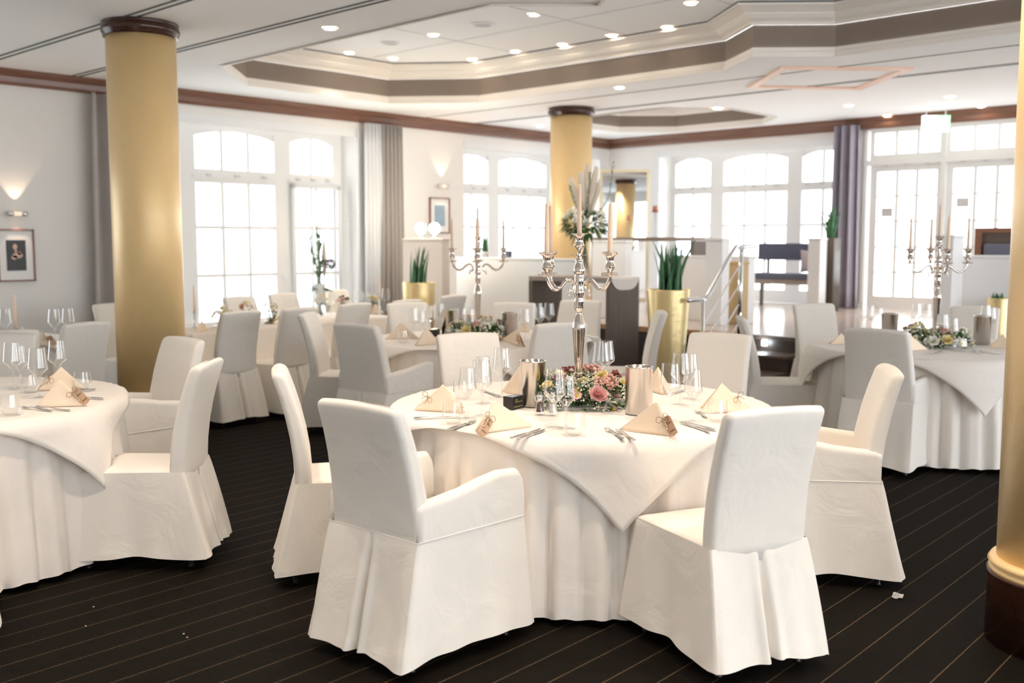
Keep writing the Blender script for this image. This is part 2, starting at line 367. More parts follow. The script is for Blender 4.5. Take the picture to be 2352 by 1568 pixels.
def coffer(idx, poly, hs, proj):
    z0 = CZ; z1 = CZ+hs[0]; z2 = z1+hs[1]; z3 = z2+hs[2]
    def ringloop(pl, z): return [(x, y, z) for x, y in pl]
    bm = bmesh.new(); loft(bm, [ringloop(inset(poly, 0.0), z0-0.015), ringloop(inset(poly, -0.03), z0-0.015)]);
    loft(bm, [ringloop(poly, z0-0.015), ringloop(poly, z0+0.03), ringloop(inset(poly, -0.012), z0+0.04), ringloop(inset(poly, -0.012), z1)])
    a = struct('trim_%d' % idx, bm, M['cream'])
    bm = bmesh.new(); loft(bm, [ringloop(inset(poly, -0.016), z1), ringloop(inset(poly, -0.016), z2)])
    struct('trim_%d' % (idx+1), bm, M['band'])
    bm = bmesh.new()
    pr = [(-0.012, z2), (0.02, z2), (0.02, z2+0.02), (proj*0.35, z2+(z3-z2)*0.30), (proj*0.5, z2+(z3-z2)*0.5), (proj*0.5, z2+(z3-z2)*0.58), (proj*0.9, z3-0.02), (proj, z3-0.02), (proj, z3)]
    loft(bm, [ringloop(inset(poly, d), z) for d, z in pr])
    struct('trim_%d' % (idx+2), bm, M['cream'])
    bm = bmesh.new(); loft(bm, [ringloop(inset(poly, proj), z3), ringloop(inset(poly, proj), z3+0.014)])
    struct('trim_%d' % (idx+3), bm, M['dark'])
    bm = bmesh.new(); poly_fill(bm, [inset(poly, proj-0.01)], z3+0.013)
    struct('trim_%d' % (idx+4), bm, M['ceil'])
    return z3+0.013
ZP = coffer(1, C1, (0.07, 0.20, 0.15), 0.20)
coffer(6, C2, (0.07, 0.17, 0.08), 0.10)
# ceiling panel joints, axis aligned slots
n = 11
for x, dbl in [(1.6, 1), (2.7, 1), (3.80, 1), (4.74, 1), (9.53, 0), (10.5, 1)]:
    bm = bmesh.new()
    for dx in ((-0.035, 0.035) if dbl else (0,)):
        if x in (3.80, 4.74, 1.6, 2.7): box(bm, x+dx-0.009, -4, CZ-0.006, x+dx+0.009, YL-0.1 if x == 4.74 else YL-0.35, CZ+0.002)
        else: box(bm, x+dx-0.006, -4, CZ-0.005, x+dx+0.006, YL-0.1, CZ+0.002)
    struct('trim_%d' % n, bm, M['dark']); n += 1
for y in (2.0, 3.5, 5.0, 6.5, 8.0):
    bm = bmesh.new(); box(bm, 5.65, y-0.003, ZP-0.004, 8.65, y+0.003, ZP+0.001); struct('trim_%d' % n, bm, M['grille']); n += 1
for x in (6.6, 7.7):
    bm = bmesh.new(); box(bm, x-0.003, 0.7, ZP-0.004, x+0.003, 9.4, ZP+0.001); struct('trim_%d' % n, bm, M['grille']); n += 1
# diamond frame on the ceiling
bm = bmesh.new(); D4 = [(10.05, 5.90), (9.13, 5.0), (10.06, 4.08), (11.02, 5.05)]
loft(bm, [[(x, y, CZ) for x, y in inset(D4, 0)], [(x, y, CZ-0.02) for x, y in inset(D4, 0.0)], [(x, y, CZ-0.02) for x, y in inset(D4, 0.09)], [(x, y, CZ-0.001) for x, y in inset(D4, 0.10)]])
struct('trim_%d' % n, bm, mat('copper_lit_moulding', (0.86, 0.60, 0.46), 0.5, bump=(60, 0.05))); n += 1  # copper light falling on the frame is put into its colour

# walls (thick, with window recesses)
NZ = 2.95
bm = bmesh.new(); T = 0.36
box(bm, -1.86, YL, -0.02, -0.35, YL+T, CZ); box(bm, 2.80, YL, -0.02, 5.25, YL+T, CZ); box(bm, -0.35, YL, NZ, 2.80, YL+T, CZ); box(bm, -0.35, YL, -0.02, 2.80, YL+T, 0.45); box(bm, 8.40, YL, -0.02, 10.35, YL+T, CZ); box(bm, 13.45, YL, -0.02, XB+T, YL+T, CZ)
box(bm, 5.25, YL, NZ, 8.40, YL+T, CZ); box(bm, 10.35, YL, NZ, 13.45, YL+T, CZ)
box(bm, 5.25, YL, -0.02, 8.40, YL+T, 0.45); box(bm, 10.35, YL, -0.02, 13.45, YL+T, 0.6)
struct('wall_left', bm, M['wall'])
bm = bmesh.new()
box(bm, XB, 9.60, -0.02, XB+T, YL, CZ); box(bm, XB, 6.50, NZ, XB+T, 9.60, CZ); box(bm, XB, 6.50, -0.02, XB+T, 9.60, 0.62); box(bm, XB, 6.22, -0.02, XB+T, 6.50, CZ)
box(bm, XB, 3.0, 3.03, XB+T, 6.22, CZ); box(bm, XB, -4.0, -0.02, XB+T, 3.0, CZ); box(bm, XB, 3.0, -0.02, XB+T, 6.22, 0.6)
struct('wall_back', bm, M['wall'])
bm = bmesh.new(); box(bm, -1.86, -4, -0.02, -1.5, YL, CZ); struct('wall_near', bm, M['wall'])  # unseen wall, added to cut sky light from behind the camera
bm = bmesh.new(); xs = [-1.86, -1.7, 1.2, 1.35, 4.25, 4.4, 7.3, 7.45, 10.35, 10.5, 13.4, XB+T]
for i in range(0, 12, 2): box(bm, xs[i], -4.36, -0.02, xs[i+1], -4, CZ)
for i in (1, 3, 5, 7, 9): box(bm, xs[i], -4.36, 2.85, xs[i+1], -4, CZ); box(bm, xs[i], -4.36, -0.02, xs[i+1], -4, 0.85)
struct('wall_right', bm, M['wall'])  # unseen wall, added with openings sized to control the side light
# recess linings (a whiter reveal with a small cove on the head)
bm = bmesh.new()
for (a, b) in ((5.25, 8.40), (10.35, 13.45)):
    box(bm, a-0.01, YL-0.012, NZ-0.09, b+0.01, YL, NZ+0.0); box(bm, b-0.0, YL-0.012, 0.0, b+0.05, YL, NZ)
box(bm, XB-0.012, 6.49, NZ-0.09, XB, 9.61, NZ); box(bm, XB-0.012, 9.60, 0.6, XB, 9.65, NZ)
struct('trim_%d' % n, bm, M['reveal']); n += 1
# brown cornice
def cornice(idx, p0, p1, out, mm):
    d = Vector(p1)-Vector(p0); o = Vector(out); prof = [(0.0, -0.15), (0.035, -0.15), (0.045, -0.12), (0.05, -0.07), (0.085, -0.04), (0.10, -0.02), (0.10, 0.0), (0.0, 0.0)]
    bm = bmesh.new()
    loft(bm, [[Vector((p0[0]+o.x*a, p0[1]+o.y*a, CZ+h)) for a, h in prof], [Vector((p1[0]+o.x*a, p1[1]+o.y*a, CZ+h)) for a, h in prof]], True, True, True)
    struct('trim_%d' % idx, bm, mm)
cornice(n, (-1.5, YL), (XB, YL), (0, -1), M['cornice']); n += 1
cornice(n, (XB, YL), (XB, -4), (-1, 0), M['cornice']); n += 1
bm = B(-1.5, YL-0.015, 0, 5.2, YL, 0.09); struct('baseboard_left', bm, M['cornice'])

# windows -------------------------------------------------------------
def window(name, org, along, out, zb, groups, rows, ztop, width, arch=True, zhead=NZ):
    """org = (x,y) start of the recess; along = unit dir; out = outward unit; groups [(s0,s1,ncol)]; rows [(z0,z1)]"""
    al = Vector((*along, 0)); ou = Vector((*out, 0)); o0 = Vector((*org, 0))
    def bx(bm, s0, s1, z0, z1, t0, t1):
        p = [o0+al*s+ou*t for s in (s0, s1) for t in (t0, t1)]
        xs = [q.x for q in p]; ys = [q.y for q in p]
        box(bm, min(xs), min(ys), z0, max(xs), max(ys), z1)
    F = bmesh.new()
    # outer frame + mullions between groups
    edges = [0.0]+[g for gr in groups for g in gr[:2]]+[width]
    for i in range(0, len(edges), 2): bx(F, edges[i], edges[i+1], zb, zhead, 0.0, 0.09)
    for s0, s1, nc in groups:
        lo = rows[-1][0]; hi = rows[0][1]
        bx(F, s0, s1, zb, lo, 0.0, 0.09)
        if ztop: bx(F, s0, s1, hi, ztop[0], 0.0, 0.08); bx(F, s0-0.04, s1+0.04, hi+0.06, hi+0.09, -0.02, 0.0)
        bx(F, s0, s1, (ztop[1] if ztop else hi), zhead, 0.0, 0.08)
        cw = (s1-s0)/nc
        for c in range(1, nc):
            bx(F, s0+c*cw-0.021, s0+c*cw+0.021, lo, (ztop[1] if ztop else hi), 0.015, 0.06)
        for r in range(len(rows)-1):
            bx(F, s0, s1, rows[r+1][1], rows[r][0], 0.016, 0.058)
        if arch and ztop:
            # arched head pieces
            m_ = 12
            for k in range(m_):
                a0 = s0+(s1-s0)*k/m_; a1 = s0+(s1-s0)*(k+1)/m_
                def hz(s): u = (s-s0)/(s1-s0)*2-1; return ztop[1]-0.075*abs(u)**2.2
                for tt in (0.012, 0.062):
                    q = [o0+al*a0+ou*tt, o0+al*a1+ou*tt]
                    v = [F.verts.new((q[0].x, q[0].y, hz(a0))), F.verts.new((q[1].x, q[1].y, hz(a1))), F.verts.new((q[1].x, q[1].y, ztop[1]+0.001)), F.verts.new((q[0].x, q[0].y, ztop[1]+0.001))]
                    F.faces.new(v)
                q = [o0+al*a0+ou*0.012, o0+al*a1+ou*0.012, o0+al*a1+ou*0.062, o0+al*a0+ou*0.062]
                v = [F.verts.new((q[i].x, q[i].y, hz((a0, a1, a1, a0)[i]))) for i in range(4)]; F.faces.new(v)
    fr = struct(name, F, M['frame'])
    for s0, s1, nc in groups:
        G = bmesh.new(); q = [o0+al*s0+ou*0.04, o0+al*s1+ou*0.04]
        z0 = rows[-1][0]; z1 = ztop[1] if ztop else rows[0][1]
        G.faces.new([G.verts.new((q[0].x, q[0].y, z0)), G.verts.new((q[1].x, q[1].y, z0)), G.verts.new((q[1].x, q[1].y, z1)), G.verts.new((q[0].x, q[0].y, z1))])
        obj('glass_pane', G, M['glass'], fr, False)
    # latches on the transom
    K = bmesh.new()
    for s0, s1, nc in groups:
        for u in (0.15, 0.5, 0.85):
            s = s0+(s1-s0)*u; bx(K, s-0.03, s+0.03, rows[0][1]+0.075, rows[0][1]+0.10, -0.035, -0.005)
    obj('latch', K, M['grille'], fr, False)
    return fr
GR = [(0.10, 0.75, 2), (0.99, 2.07, 3), (2.31, 2.96, 2)]
w1 = window('window_1', (5.28, YL+0.28), (1, 0), (0, 1), 0.45, GR[:2]+[(2.31, 2.96, 2)], [(1.71, 2.21), (1.14, 1.67), (0.56, 1.10)], (2.37, 2.82), 3.10)
w2 = window('window_2', (10.37, YL+0.28), (1, 0), (0, 1), 0.6, GR, [(1.76, 2.22), (1.22, 1.72), (0.75, 1.18)], (2.38, 2.80), 3.06)
w0 = window('window_7', (-0.32, YL+0.28), (1, 0), (0, 1), 0.45, GR, [(1.71, 2.21), (1.14, 1.67), (0.56, 1.10)], (2.37, 2.82), 3.10)
w3 = window('window_3', (XB+0.28, 9.58), (0, -1), (1, 0), 0.62, GR, [(1.79, 2.27), (1.29, 1.75), (0.80, 1.25)], (2.39, 2.83), 3.06)
# the right casement of window_1 stands open into the room
bm = bmesh.new(); sw = 0.72; z0, z1 = 0.50, 2.24
for a in (0, sw-0.05): box(bm, a, 0, z0, a+0.05, 0.045, z1)
box(bm, 0, 0, z0, sw, 0.045, z0+0.07); box(bm, 0, 0, z1-0.05, sw, 0.045, z1); box(bm, sw/2-0.015, 0.005, z0, sw/2+0.015, 0.04, z1)
for zz in (1.10, 1.68): box(bm, 0.05, 0.008, zz, sw-0.05, 0.037, zz+0.035)
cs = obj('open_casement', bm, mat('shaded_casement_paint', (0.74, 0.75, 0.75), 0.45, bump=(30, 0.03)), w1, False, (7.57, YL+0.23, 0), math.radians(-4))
bm = bmesh.new(); bm.faces.new([bm.verts.new(p) for p in ((0.05, 0.02, z0), (sw-0.05, 0.02, z0), (sw-0.05, 0.02, z1), (0.05, 0.02, z1))])
obj('glass_pane', bm, M['glass'], cs, False)
bm = bmesh.new(); tube(bm, [(0, 0, 0), (0, -0.03, 0), (0, -0.035, -0.10)], 0.008, 6)
obj('window_handle', bm, M['white'], w1, True, (7.45, YL+0.27, 1.12))
# glazed doors with a transom row (right end of the back wall)
DR = [(0.778+0.344*k+0.0, 0.778+0.344*k+0.315) for k in range(5)][::-1]
def door(name, y0, wid):
    fr = window(name, (XB+0.06, y0), (0, -1), (1, 0), 0.60, [(0.10, wid-0.08, 3)], DR, None, wid, False, 2.56)
    bm = bmesh.new(); tube(bm, [(0, 0, 0), (-0.06, 0, 0), (-0.06, 0.12, 0)], 0.01, 6)
    obj('door_handle', bm, M['chrome'], fr, True, (XB+0.05, y0-wid+0.04, 1.55))
    return fr
door('door_1', 6.14, 0.99); door('door_2', 5.12, 0.99); door('door_3', 4.10, 0.99)
for i, y0 in enumerate((6.14, 5.12, 4.10)):
    window('window_%d' % (4+i), (XB+0.04, y0), (0, -1), (1, 0), 2.60, [(0.06, 0.94, 3)], [(2.70, 2.99)], None, 1.0, False, 3.04)
bm = bmesh.new()
for y in (6.20, 5.135, 4.115, 3.10): box(bm, XB+0.0, y-0.03, 0.6, XB+0.12, y+0.03, 3.04)
box(bm, XB-0.01, 3.0, 2.555, XB+0.12, 6.22, 2.62)
struct('trim_%d' % n, bm, M['frame']); n += 1
# small notices stuck on the glazed doors
for (y, z) in ((5.90, 1.92), (4.90, 2.03)):
    o = obj('notice', B(XB+0.085, y-0.08, z-0.06, XB+0.09, y+0.08, z+0.06), M['grey'], None, False)
    tag(o, 'small grey notice stuck on the pane of the %s glazed door' % ('left' if y > 5.5 else 'middle'), 'notice')

# stage and steps ------------------------------------------------------
bm = bmesh.new(); box(bm, SX+0.03, 3.95, 0.0, XB, YL, SZ); box(bm, SX+0.43, -4, 0.0, XB, 3.949, SZ); struct('floor_stage', bm, M['parquet'])
bm = bmesh.new(); box(bm, SX+0.005, 3.95, 0.0, SX+0.03, YL, SZ-0.03); box(bm, SX+0.41, -4, 0, SX+0.43, 3.95, SZ-0.03); struct('trim_%d' % n, bm, M['step']); n += 1
bm = bmesh.new(); box(bm, SX-0.02, 5.25, SZ-0.045, SX+0.06, YL, SZ+0.006); struct('trim_%d' % n, bm, M['nosing']); n += 1
st = thing('stage_steps', 'flight of dark wooden steps up to the stage with lit step light', 'steps', (SX, 0, 0))
for k in range(4):
    z1 = 0.15*(k+1); x0 = -0.32*(3-k)-0.02
    if k < 3:
        obj('step', B(x0, 4.62, 0.0 if k == 0 else z1-0.15, 0.004, 5.22, z1-0.03), M['step'], st, False)
        obj('step_nosing', B(x0-0.02, 4.62, z1-0.03, 0.004, 5.22, z1, bev=0.004), M['smoke'], st, False)
    else: obj('step_nosing', B(-0.03, 4.62, z1-0.035, 0.06, 5.22, z1+0.003, bev=0.004), M['smoke'], st, False)
p = atx(1757, 787, SX)
ld = obj('step_light', B(-0.02, p.y-0.03, p.z-0.03, 0.001, p.y+0.03, p.z+0.03, bev=0.008), M['led'], st, True)
ll = bpy.data.lights.new('step_lamp', 'POINT'); ll.energy = 0.35; ll.color = (0.8, 0.9, 1); ll.shadow_soft_size = 0.03
lo = bpy.data.objects.new('step_lamp', ll); COL.objects.link(lo); lo.location = (SX-0.08, p.y, p.z)

# ================================================================ CEILING LAMPS
def spot_fix():
    t = thing('ceiling_spot', 'x', 'ceiling light')
    bm = bmesh.new(); lathe(bm, [(0.062, -0.001), (0.062, -0.010), (0.050, -0.012), (0.044, -0.004)], 20, cap=False); obj('ring', bm, M['white'], t)
    bm = bmesh.new(); lathe(bm, [(0.045, -0.005), (0.03, -0.011), (0.001, -0.013)], 16, cap=False); obj('lamp_glass', bm, M['lampon'], t)
    return t
sf = spot_fix(); first = True
SPOTS = [((1227, 33), ZP), ((995, 80), ZP), ((802, 121), ZP), ((1532, 62), ZP), ((1292, 102), ZP), ((1084, 136), ZP), ((1587, 7), ZP), ((903, 134), ZP), ((1183, 118), ZP), ((1406, 81), ZP),
         ((758, 64), CZ), ((1423, 201), CZ), ((1648, 248), CZ), ((1949, 242), CZ), ((2182, 222), CZ), ((2038, 265), CZ), ((2253, 244), CZ), ((1240, 289), CZ), ((1858, 292), CZ)]
SL = ['nearest of the recess row left of centre', 'recess, beside the round ceiling vent', 'recess, leftmost of its lit row', 'recess, below its far corner on the right', 'recess, middle of the far bright row', 'recess, far left of the far bright row',
      'recess, small one at the very top of the photo', 'recess, starry small one near the far left corner', 'recess, starry small one over the far moulding', 'recess, starry small one right of the far row',
      'flat soffit beside the near side of the gold column cap', 'flat soffit just above the middle gold column', 'flat soffit above the small far recess', 'flat soffit, left of the pair by the copper-lit diamond', 'flat soffit, right of the pair by the copper-lit diamond',
      'flat soffit, tiny one left of the exit sign', 'flat soffit, tiny one right of the exit sign', 'flat soffit, tiny dim one left of the middle gold column', 'flat soffit, tiny one near the back cornice']
for ((px, py), z), s in zip(SPOTS, SL):
    q = at(px, py, z); lb = 'lit ceiling spot in the '+s
    if first: sf.location = q; sf['label'] = lb; sf['group'] = 'recessed ceiling spots'; first = False
    else: dup(sf, q, 0, lb, 'recessed ceiling spots')
def spotlamp(loc, e, col=(1, 0.82, 0.65), ang=95, blend=0.8):
    l = bpy.data.lights.new('ceiling_spot_lamp', 'SPOT'); l.energy = e; l.color = col; l.spot_size = math.radians(ang); l.spot_blend = blend; l.shadow_soft_size = 0.05
    o = bpy.data.objects.new('ceiling_spot_lamp', l); COL.objects.link(o); o.location = loc
for (px, py), z in SPOTS[:3]+SPOTS[10:15]:
    q = at(px, py, z); spotlamp((q.x, q.y, z-0.03), 14)
for (x, y) in ((4.1, 1.6), (2.6, 2.3), (4.1, 3.6), (2.2, 4.4), (1.0, 1.0), (3.0, 0.4), (1.0, 3.4)):
    spotlamp((x, y, CZ-0.03), 31)
for (px, py), r, lb in (((1108, 55), 0.12, 'round white ceiling vent in the recess between the lit spots'), ((896, 98), 0.10, 'faint round ceiling speaker in the recess, left of the vent')):
    q = at(px, py, ZP); t = thing('ceiling_vent', lb, 'ceiling vent', q)
    bm = bmesh.new(); lathe(bm, [(r, -0.001), (r, -0.012), (r*0.8, -0.015), (r*0.76, -0.006)], 28, cap=False); obj('ring', bm, M['white'], t)
    bm = bmesh.new(); lathe(bm, [(r*0.77, -0.006), (0.001, -0.008)], 24, cap=False); obj('grille', bm, M['grille'], t)

# ================================================================ COLUMNS
def column(name, x, y, zf, label, r=0.262, base=True, hb=0.28):
    t = thing(name, label, 'column', (x, y, zf)); H = CZ-zf
    bm = bmesh.new(); lathe(bm, [(r, hb-0.02), (r, H-0.10)], 64); obj('shaft', bm, M['gold'], t)
    bm = bmesh.new(); lathe(bm, [(r+0.004, H-0.11), (r+0.018, H-0.108), (r+0.016, H-0.09), (r+0.026, H-0.08), (r+0.034, H-0.055), (r+0.026, H-0.03), (r+0.016, H-0.022), (r+0.024, H-0.012), (r+0.024, H)], 64); obj('capital', bm, M['dwood'], t)
    bm = bmesh.new(); lathe(bm, [(r+0.002, hb+0.045), (r+0.02, hb+0.04), (r+0.03, hb+0.025), (r+0.018, hb+0.014), (r+0.026, hb+0.005), (r+0.026, hb-0.012)], 64); obj('gold_ring', bm, M['gold'], t)
    bm = bmesh.new(); lathe(bm, [(r+0.03, 0), (r+0.03, hb-0.02), (r+0.034, hb-0.012), (r+0.03, hb-0.008)], 64); obj('base', bm, M['dwood'], t)
    return t
column('gold_column', 3.985, 7.68, 0, 'gold round column with brown wood cap standing left in the room by the long table')
column('gold_column', 10.15, 8.47, SZ, 'gold round column in the middle distance behind the high table', r=0.265, hb=0.10)
Rr, Ff = 2.115, 3.77
column('gold_column', 0.730*Ff+0.683*Rr, 0.683*Ff-0.730*Rr, 0, 'gold round column with dark wood base cut by the right edge of the photo')

# ================================================================ CURTAINS
def curtain(name, label, p0, p1, zb, zt, amp, waves, m, white=None, seed=0):
    p0 = Vector(p0); p1 = Vector(p1); d = p1-p0; L = d.length; d.normalize(); nrm = Vector((d.y, -d.x))
    rn = random.Random(seed); ph = [rn.random()*6 for _ in range(4)]
    n = waves*14
    def P(s, z, off):
        g = 1.0+0.35*(1-(z-zb)/(zt-zb))*math.sin(s*9+ph[1])
        pin = 0.85+0.15*(1-(z-zb)/(zt-zb))
        a = amp*(math.sin(2*PI*waves*s+ph[0]*0.2+0.5*math.sin(5*s+ph[2]))*g)+off
        ss = (s-0.5)*pin+0.5
        q = p0+d*(L*ss)+nrm*a
        return (q.x, q.y, z)
    bm = bmesh.new(); rows = [zb+(zt-zb)*k/10 for k in range(11)]
    loft(bm, [[P(i/n, z, 0) for i in range(n+1)]+[P(i/n, z, -0.012) for i in range(n, -1, -1)] for z in rows], True, True, True)
    if white:
        t = thing(name, label, 'curtain', (0, 0, 0)); obj('drape', bm, m, t)
        return t
    o = obj(name, bm, m); tag(o, label, 'curtain'); return o
curtain('curtain', 'taupe grey curtain hanging left of the big window, half behind the gold column', (4.80, YL-0.14), (5.5, YL-0.14), 0.03, CZ-0.16, 0.075, 4, M['curtain'], seed=3)
curtain('curtain', 'taupe grey curtain with straight pleats hanging right of the big window', (8.68, YL-0.14), (9.08, YL-0.14), 0.03, CZ-0.16, 0.055, 5, M['curtain'], seed=5)
curtain('sheer_curtain', 'white curtain gathered against the right side of the big window', (8.42, YL-0.12), (8.72, YL-0.12), 0.03, CZ-0.16, 0.035, 4, M['curtain_white'], seed=6)
curtain('curtain', 'mauve and blue striped curtain beside the glazed doors', (XB-0.16, 6.58), (XB-0.16, 6.20), SZ+0.01, CZ-0.1, 0.085, 3, M['curtain_blue'], seed=8)

# ================================================================ WALL THINGS
def picture(label, p0, p1, inner, sub=None):
    """p0 top-left, p1 bottom-right on the left wall"""
    x0, x1 = p0.x, p1.x; z0, z1 = p1.z, p0.z
    t = thing('framed_picture', label, 'picture', ((x0+x1)/2, YL, (z0+z1)/2)); hw = (x1-x0)/2; hz = (z1-z0)/2
    bm = bmesh.new(); f = 0.016
    for a in ((-hw, -hz, -hw+f, hz), (hw-f, -hz, hw, hz), (-hw, -hz, hw, -hz+f), (-hw, hz-f, hw, hz)): box(bm, a[0], -0.028, a[1], a[2], -0.001, a[3])
    obj('frame', bm, M['pframe'], t, False)
    obj('passepartout', B(-hw+f, -0.016, -hz+f, hw-f, -0.001, hz-f), M['paper'], t, False)
    k = 0.52
    im = obj('photograph', B(-hw*k, -0.019, -hz*k*1.12, hw*k, -0.015, hz*k*1.12), inner, t, False)
    return t, hw*k, hz*k
a = aty(5, 526, YL); b = aty(81, 645, YL)
# left picture runs out of the frame on the left
t, hw, hz = picture('framed portrait photograph in white mount on the left wall under a sconce', Vector((b.x-0.36, YL, a.z)), b, M['pic'])
bm = bmesh.new()
for (x, z, rx, rz) in ((-0.01, 0.085, 0.022, 0.03), (-0.005, 0.045, 0.012, 0.02), (0.012, 0.0, 0.05, 0.03), (-0.02, -0.02, 0.03, 0.022), (0.03, 0.02, 0.02, 0.015)):
    vs = [bm.verts.new((x+rx*math.cos(2*PI*k/14), -0.0195, z+rz*math.sin(2*PI*k/14))) for k in range(14)]; bm.faces.new(vs)
obj('portrait_figure', bm, M['skin'], t, False)
a = aty(985, 453, YL); b = aty(1031, 536, YL)
t, hw, hz = picture('small framed picture of blue figures on the wall right of the curtain', a, b, M['bluepic'])
def sconce(p, label, e):
    t = thing('wall_sconce', label, 'wall lamp', (p.x, YL, p.z))
    bm = bmesh.new(); lathe(bm, [(0.001, 0), (0.026, 0), (0.026, 0.05), (0.001, 0.05)], 18); bmesh.ops.rotate(bm, matrix=Matrix.Rotation(PI/2, 3, 'Y'), verts=bm.verts[:]); bmesh.ops.translate(bm, vec=(-0.09, -0.05, 0), verts=bm.verts[:]); obj('lamp_body', bm, M['chrome'], t)
    bm = bmesh.new(); lathe(bm, [(0.001, 0), (0.026, 0), (0.026, 0.05), (0.001, 0.05)], 18); bmesh.ops.rotate(bm, matrix=Matrix.Rotation(PI/2, 3, 'Y'), verts=bm.verts[:]); bmesh.ops.translate(bm, vec=(0.04, -0.05, 0), verts=bm.verts[:]); obj('lamp_body', bm, M['chrome'], t)
    obj('diffuser', B(-0.04, -0.07, -0.02, 0.04, -0.03, 0.02, bev=0.004), M['sconceglow'], t)
    obj('bracket', B(-0.015, -0.04, -0.015, 0.015, 0, 0.015), M['chrome'], t, False)
    for s in (1, -1):
        l = bpy.data.lights.new('sconce_lamp', 'SPOT'); l.energy = e if s > 0 else e*0.5; l.color = (1, 0.70, 0.48); l.spot_size = math.radians(72); l.spot_blend = 0.25; l.shadow_soft_size = 0.01
        o = bpy.data.objects.new('sconce_lamp', l); COL.objects.link(o); o.location = (p.x, YL-0.06, p.z+s*0.04); o.rotation_euler = (math.radians(187) if s > 0 else math.radians(-7), 0, 0)
sconce(aty(35, 491, YL), 'chrome wall lamp glowing on the left wall above the portrait', 1.6)
sconce(aty(1013, 428, YL), 'small chrome wall lamp glowing above the small blue picture', 1.6)
# mirror on the back wall
q = atd(1434, 470, 16.0)
t = thing('leaning_mirror', 'tall mirror in thin pale gold frame standing across the far corner of the room', 'mirror', (q.x, q.y, SZ), YAW-math.radians(2.3)-PI/2)
hy, hz, f = 0.385, 2.03, 0.045
for q4 in ((-hy, 0, -hy+f, hz), (hy-f, 0, hy, hz), (-hy+f, 0, hy-f, f), (-hy+f, hz-f, hy-f, hz)): obj('frame_side', B(q4[0], -0.02, q4[1], q4[2], 0.02, q4[3]), M['brass'], t, False)
obj('mirror_glass', B(-hy+f, -0.004, f, hy-f, 0.012, hz-f), M['mirror'], t, False)
# exit sign
c = atd(2149, 284, 12.9)
t = thing('exit_sign', 'lit green and white exit sign hanging from the ceiling before the glazed doors', 'exit sign', (c.x, c.y, c.z), YAW-PI/2)
obj('sign_box', B(-0.17, -0.02, -0.10, 0.17, 0.02, 0.10, bev=0.006), M['signlit'], t, False)
bm = bmesh.new(); box(bm, 0.02, -0.026, -0.10, 0.17, -0.0205, -0.088); box(bm, 0.158, -0.026, -0.10, 0.17, -0.0205, 0.10); box(bm, 0.02, -0.026, 0.088, 0.17, -0.0205, 0.10)
vs = [bm.verts.new(q) for q in ((0.065, -0.022, 0.0), (0.08, -0.022, 0.0), (0.08, -0.022, 0.05), (0.11, -0.022, 0.05), (0.11, -0.022, 0.0), (0.125, -0.022, 0.0), (0.095, -0.022, -0.045))]; bm.faces.new(vs)
obj('arrow', bm, M['signgreen'], t, False)
for x in (-0.12, 0.12): obj('hanger', B(x-0.004, -0.004, 0.10, x+0.004, 0.004, CZ-c.z), M['white'], t, False)

# ================================================================ STAGE FURNITURE
def cab(name, x0, y0, z0, x1, y1, z1, m, label, cat, top=None, bev=0.006):
    t = thing(name, label, cat, ((x0+x1)/2, (y0+y1)/2, z0)); cx, cy = (x0+x1)/2, (y0+y1)/2
    obj('body', B(x0-cx, y0-cy, 0, x1-cx, y1-cy, z1-z0-0.03, bev=bev), m, t, False)
    obj('top', B(x0-cx-0.008, y0-cy-0.008, z1-z0-0.03, x1-cx+0.008, y1-cy+0.008, z1-z0, bev=bev), top or m, t, False)
    return t
# screen with globe lamps, behind the gold planter
cab('partition_screen', 8.40, 9.0, 0, 8.52, 9.72, 1.56, M['beige'], 'warm beige partition screen behind the left gold planter', 'partition')
cab('partition_wall', SX+0.02, 7.45, SZ, SX+0.16, 9.46, 1.33, M['white'], 'long white low wall on the stage edge left of the high table', 'partition')
cab('partition_wall', 10.25, 5.95, SZ, 10.40, 7.05, 1.36, M['white'], 'pale low wall on the stage behind the right gold planter', 'partition')
p = atd(1640, 600, 11.3)
cab('partition_pillar', p.x, p.y-0.1, SZ, p.x+0.16, p.y+0.11, 1.56, M['white'], 'narrow white square pillar left of the stair railing', 'pillar')
p = atd(1688, 640, 11.5)
cab('side_panel', p.x, p.y-0.10, SZ, p.x+0.12, p.y+0.10, 1.30, M['ochre'], 'ochre panel seen through the stair railing', 'panel')
p = atd(1395, 600, 12.4)
cab('white_cabinet', p.x, p.y-0.26, SZ, p.x+0.15, p.y+0.24, 1.54, M['white'], 'white box cabinet on the stage right of the middle gold column', 'cabinet')
p = atd(2168, 640, 10.4)
cab('white_cabinet', p.x, p.y-0.08, SZ, p.x+0.30, p.y+0.10, 1.59, M['white'], 'tall pale box pillar in front of the glazed doors by the right candelabrum', 'cabinet')
p = atd(2205, 640, 10.9)
cab('partition_wall', p.x, p.y-1.3, SZ, p.x+0.12, p.y, 1.38, M['white'], 'pale blue-white low wall right of the tall box pillar', 'partition')
p = atd(1874, 620, 13.4)
cab('silver_cabinet', p.x, p.y-0.05, SZ, p.x+0.2, p.y+0.12, 1.57, M['grey'], 'shiny pale cabinet end left of the tall brown planter', 'cabinet')

